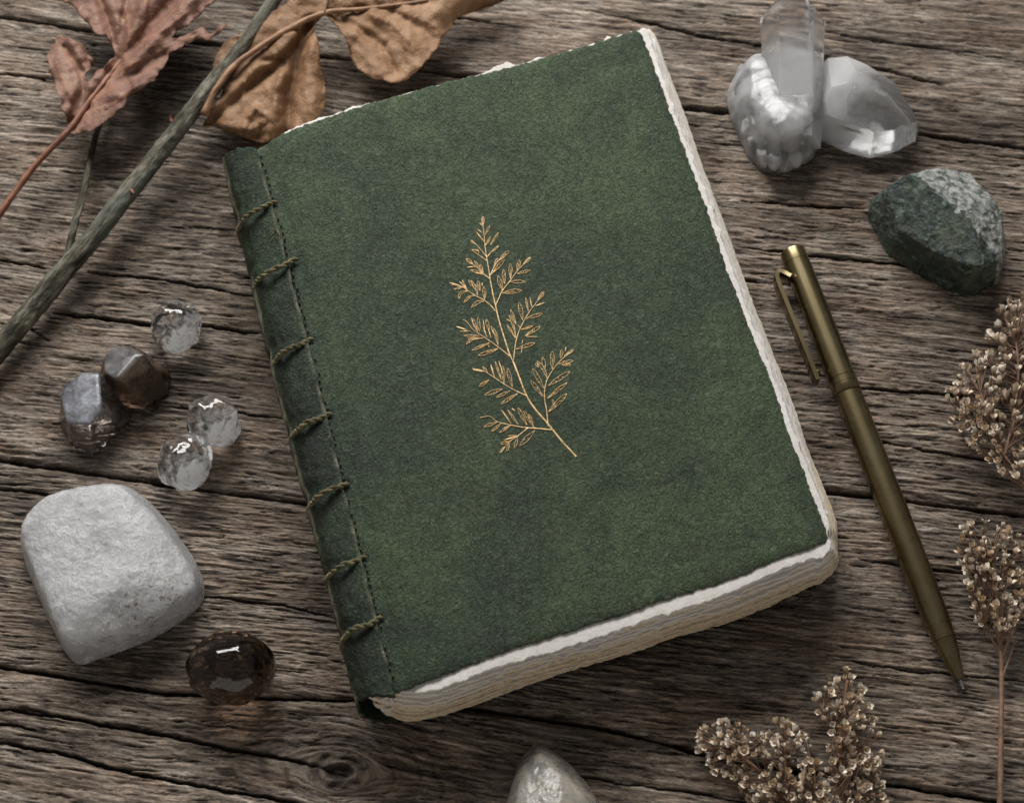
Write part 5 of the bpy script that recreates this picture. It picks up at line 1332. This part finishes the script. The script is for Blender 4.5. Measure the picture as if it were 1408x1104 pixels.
sprig('broad cream dried flower head cut off by the right edge, nearest the green stone', [([(1470, 790, .006), (1408, 667, .007), (1381, 627, .008), (1362, 590, .009), (1350, 545, .010), (1335, 520, .010)], .0009, .0004), ([(1381, 627, .008), (1395, 570, .010), (1400, 500, .012), (1392, 440, .013)], .0006, .0003),
      ([(1408, 667, .007), (1440, 600, .010), (1450, 500, .012)], .0006, .0003), ([(1362, 590, .009), (1335, 575, .009), (1312, 560, .009)], .0004, .0002)],
      [(1375, 412), (1408, 400), (1430, 398), (1440, 520), (1436, 640), (1420, 655), (1385, 662), (1368, 640), (1342, 622), (1330, 598), (1305, 570), (1300, 535), (1318, 502), (1345, 484), (1374, 482), (1362, 460), (1364, 432)], 296, .002, .017, 3, None, 1.18)
sprig('upright dried flower sprig whose thin brown stem stands right of the pen tip', [([(1374, 1150, .003), (1376, 1040, .004), (1377, 920, .005), (1373, 860, .006), (1367, 800, .007), (1350, 742, .008)], .0010, .0004), ([(1377, 905, .005), (1392, 870, .006), (1410, 832, .007), (1425, 800, .008)], .0005, .0003), ([(1378, 930, .005), (1388, 905, .005), (1396, 880, .005)], .0004, .0003),
      ([(1373, 895, .005), (1362, 875, .006), (1352, 850, .006)], .0004, .0002), ([(1368, 810, .007), (1385, 780, .008), (1405, 755, .009)], .0004, .0002)],
      [(1318, 735), (1335, 716), (1360, 714), (1385, 724), (1410, 745), (1435, 762), (1435, 825), (1408, 842), (1395, 862), (1378, 868), (1352, 862), (1338, 842), (1330, 812), (1318, 775)], 185, .003, .015, 5, None)
sprig('slanting cream dried flower sprig at the lower edge, left of its upright neighbour', [([(1130, 1165, .004), (1079, 1096, .006), (1026, 1045, .008), (969, 1018, .008)], .0008, .0004), ([(1079, 1096, .006), (1080, 1050, .008), (1078, 1005, .010)], .0005, .0003), ([(1110, 1135, .005), (1120, 1080, .008), (1118, 1045, .009)], .0005, .0003), ([(1026, 1045, .008), (1020, 1020, .009), (1010, 1000, .010)], .0004, .0002)],
      [(957, 1015), (966, 998), (988, 988), (1005, 988), (1024, 1001), (1046, 1006), (1063, 992), (1088, 990), (1100, 1008), (1113, 1018), (1114, 1040), (1132, 1060), (1150, 1130), (1060, 1130), (1030, 1095), (1009, 1078), (992, 1066), (976, 1054), (962, 1034)], 260, .002, .014, 7, None)
sprig('upright dried flower sprig with a pointed top standing at the lower edge, below the pen', [([(1166, 1165, .004), (1159, 1098, .006), (1156, 1028, .008), (1159, 985, .009), (1165, 935, .010)], .0009, .0005), ([(1160, 1085, .006), (1172, 1050, .008), (1192, 1032, .010)], .0006, .0003), ([(1158, 1100, .006), (1148, 1060, .008), (1142, 1038, .009)], .0005, .0003), ([(1162, 1120, .005), (1190, 1090, .007), (1212, 1062, .009)], .0005, .0002), ([(1158, 1010, .008), (1140, 985, .009), (1126, 968, .010)], .0004, .0002)],
      [(1146, 928), (1163, 918), (1180, 928), (1190, 958), (1202, 985), (1211, 1012), (1213, 1038), (1224, 1066), (1216, 1092), (1206, 1130), (1120, 1130), (1128, 1075), (1136, 1050), (1136, 1022), (1138, 1004), (1120, 985), (1117, 965), (1134, 950)], 215, .003, .016, 9, None)
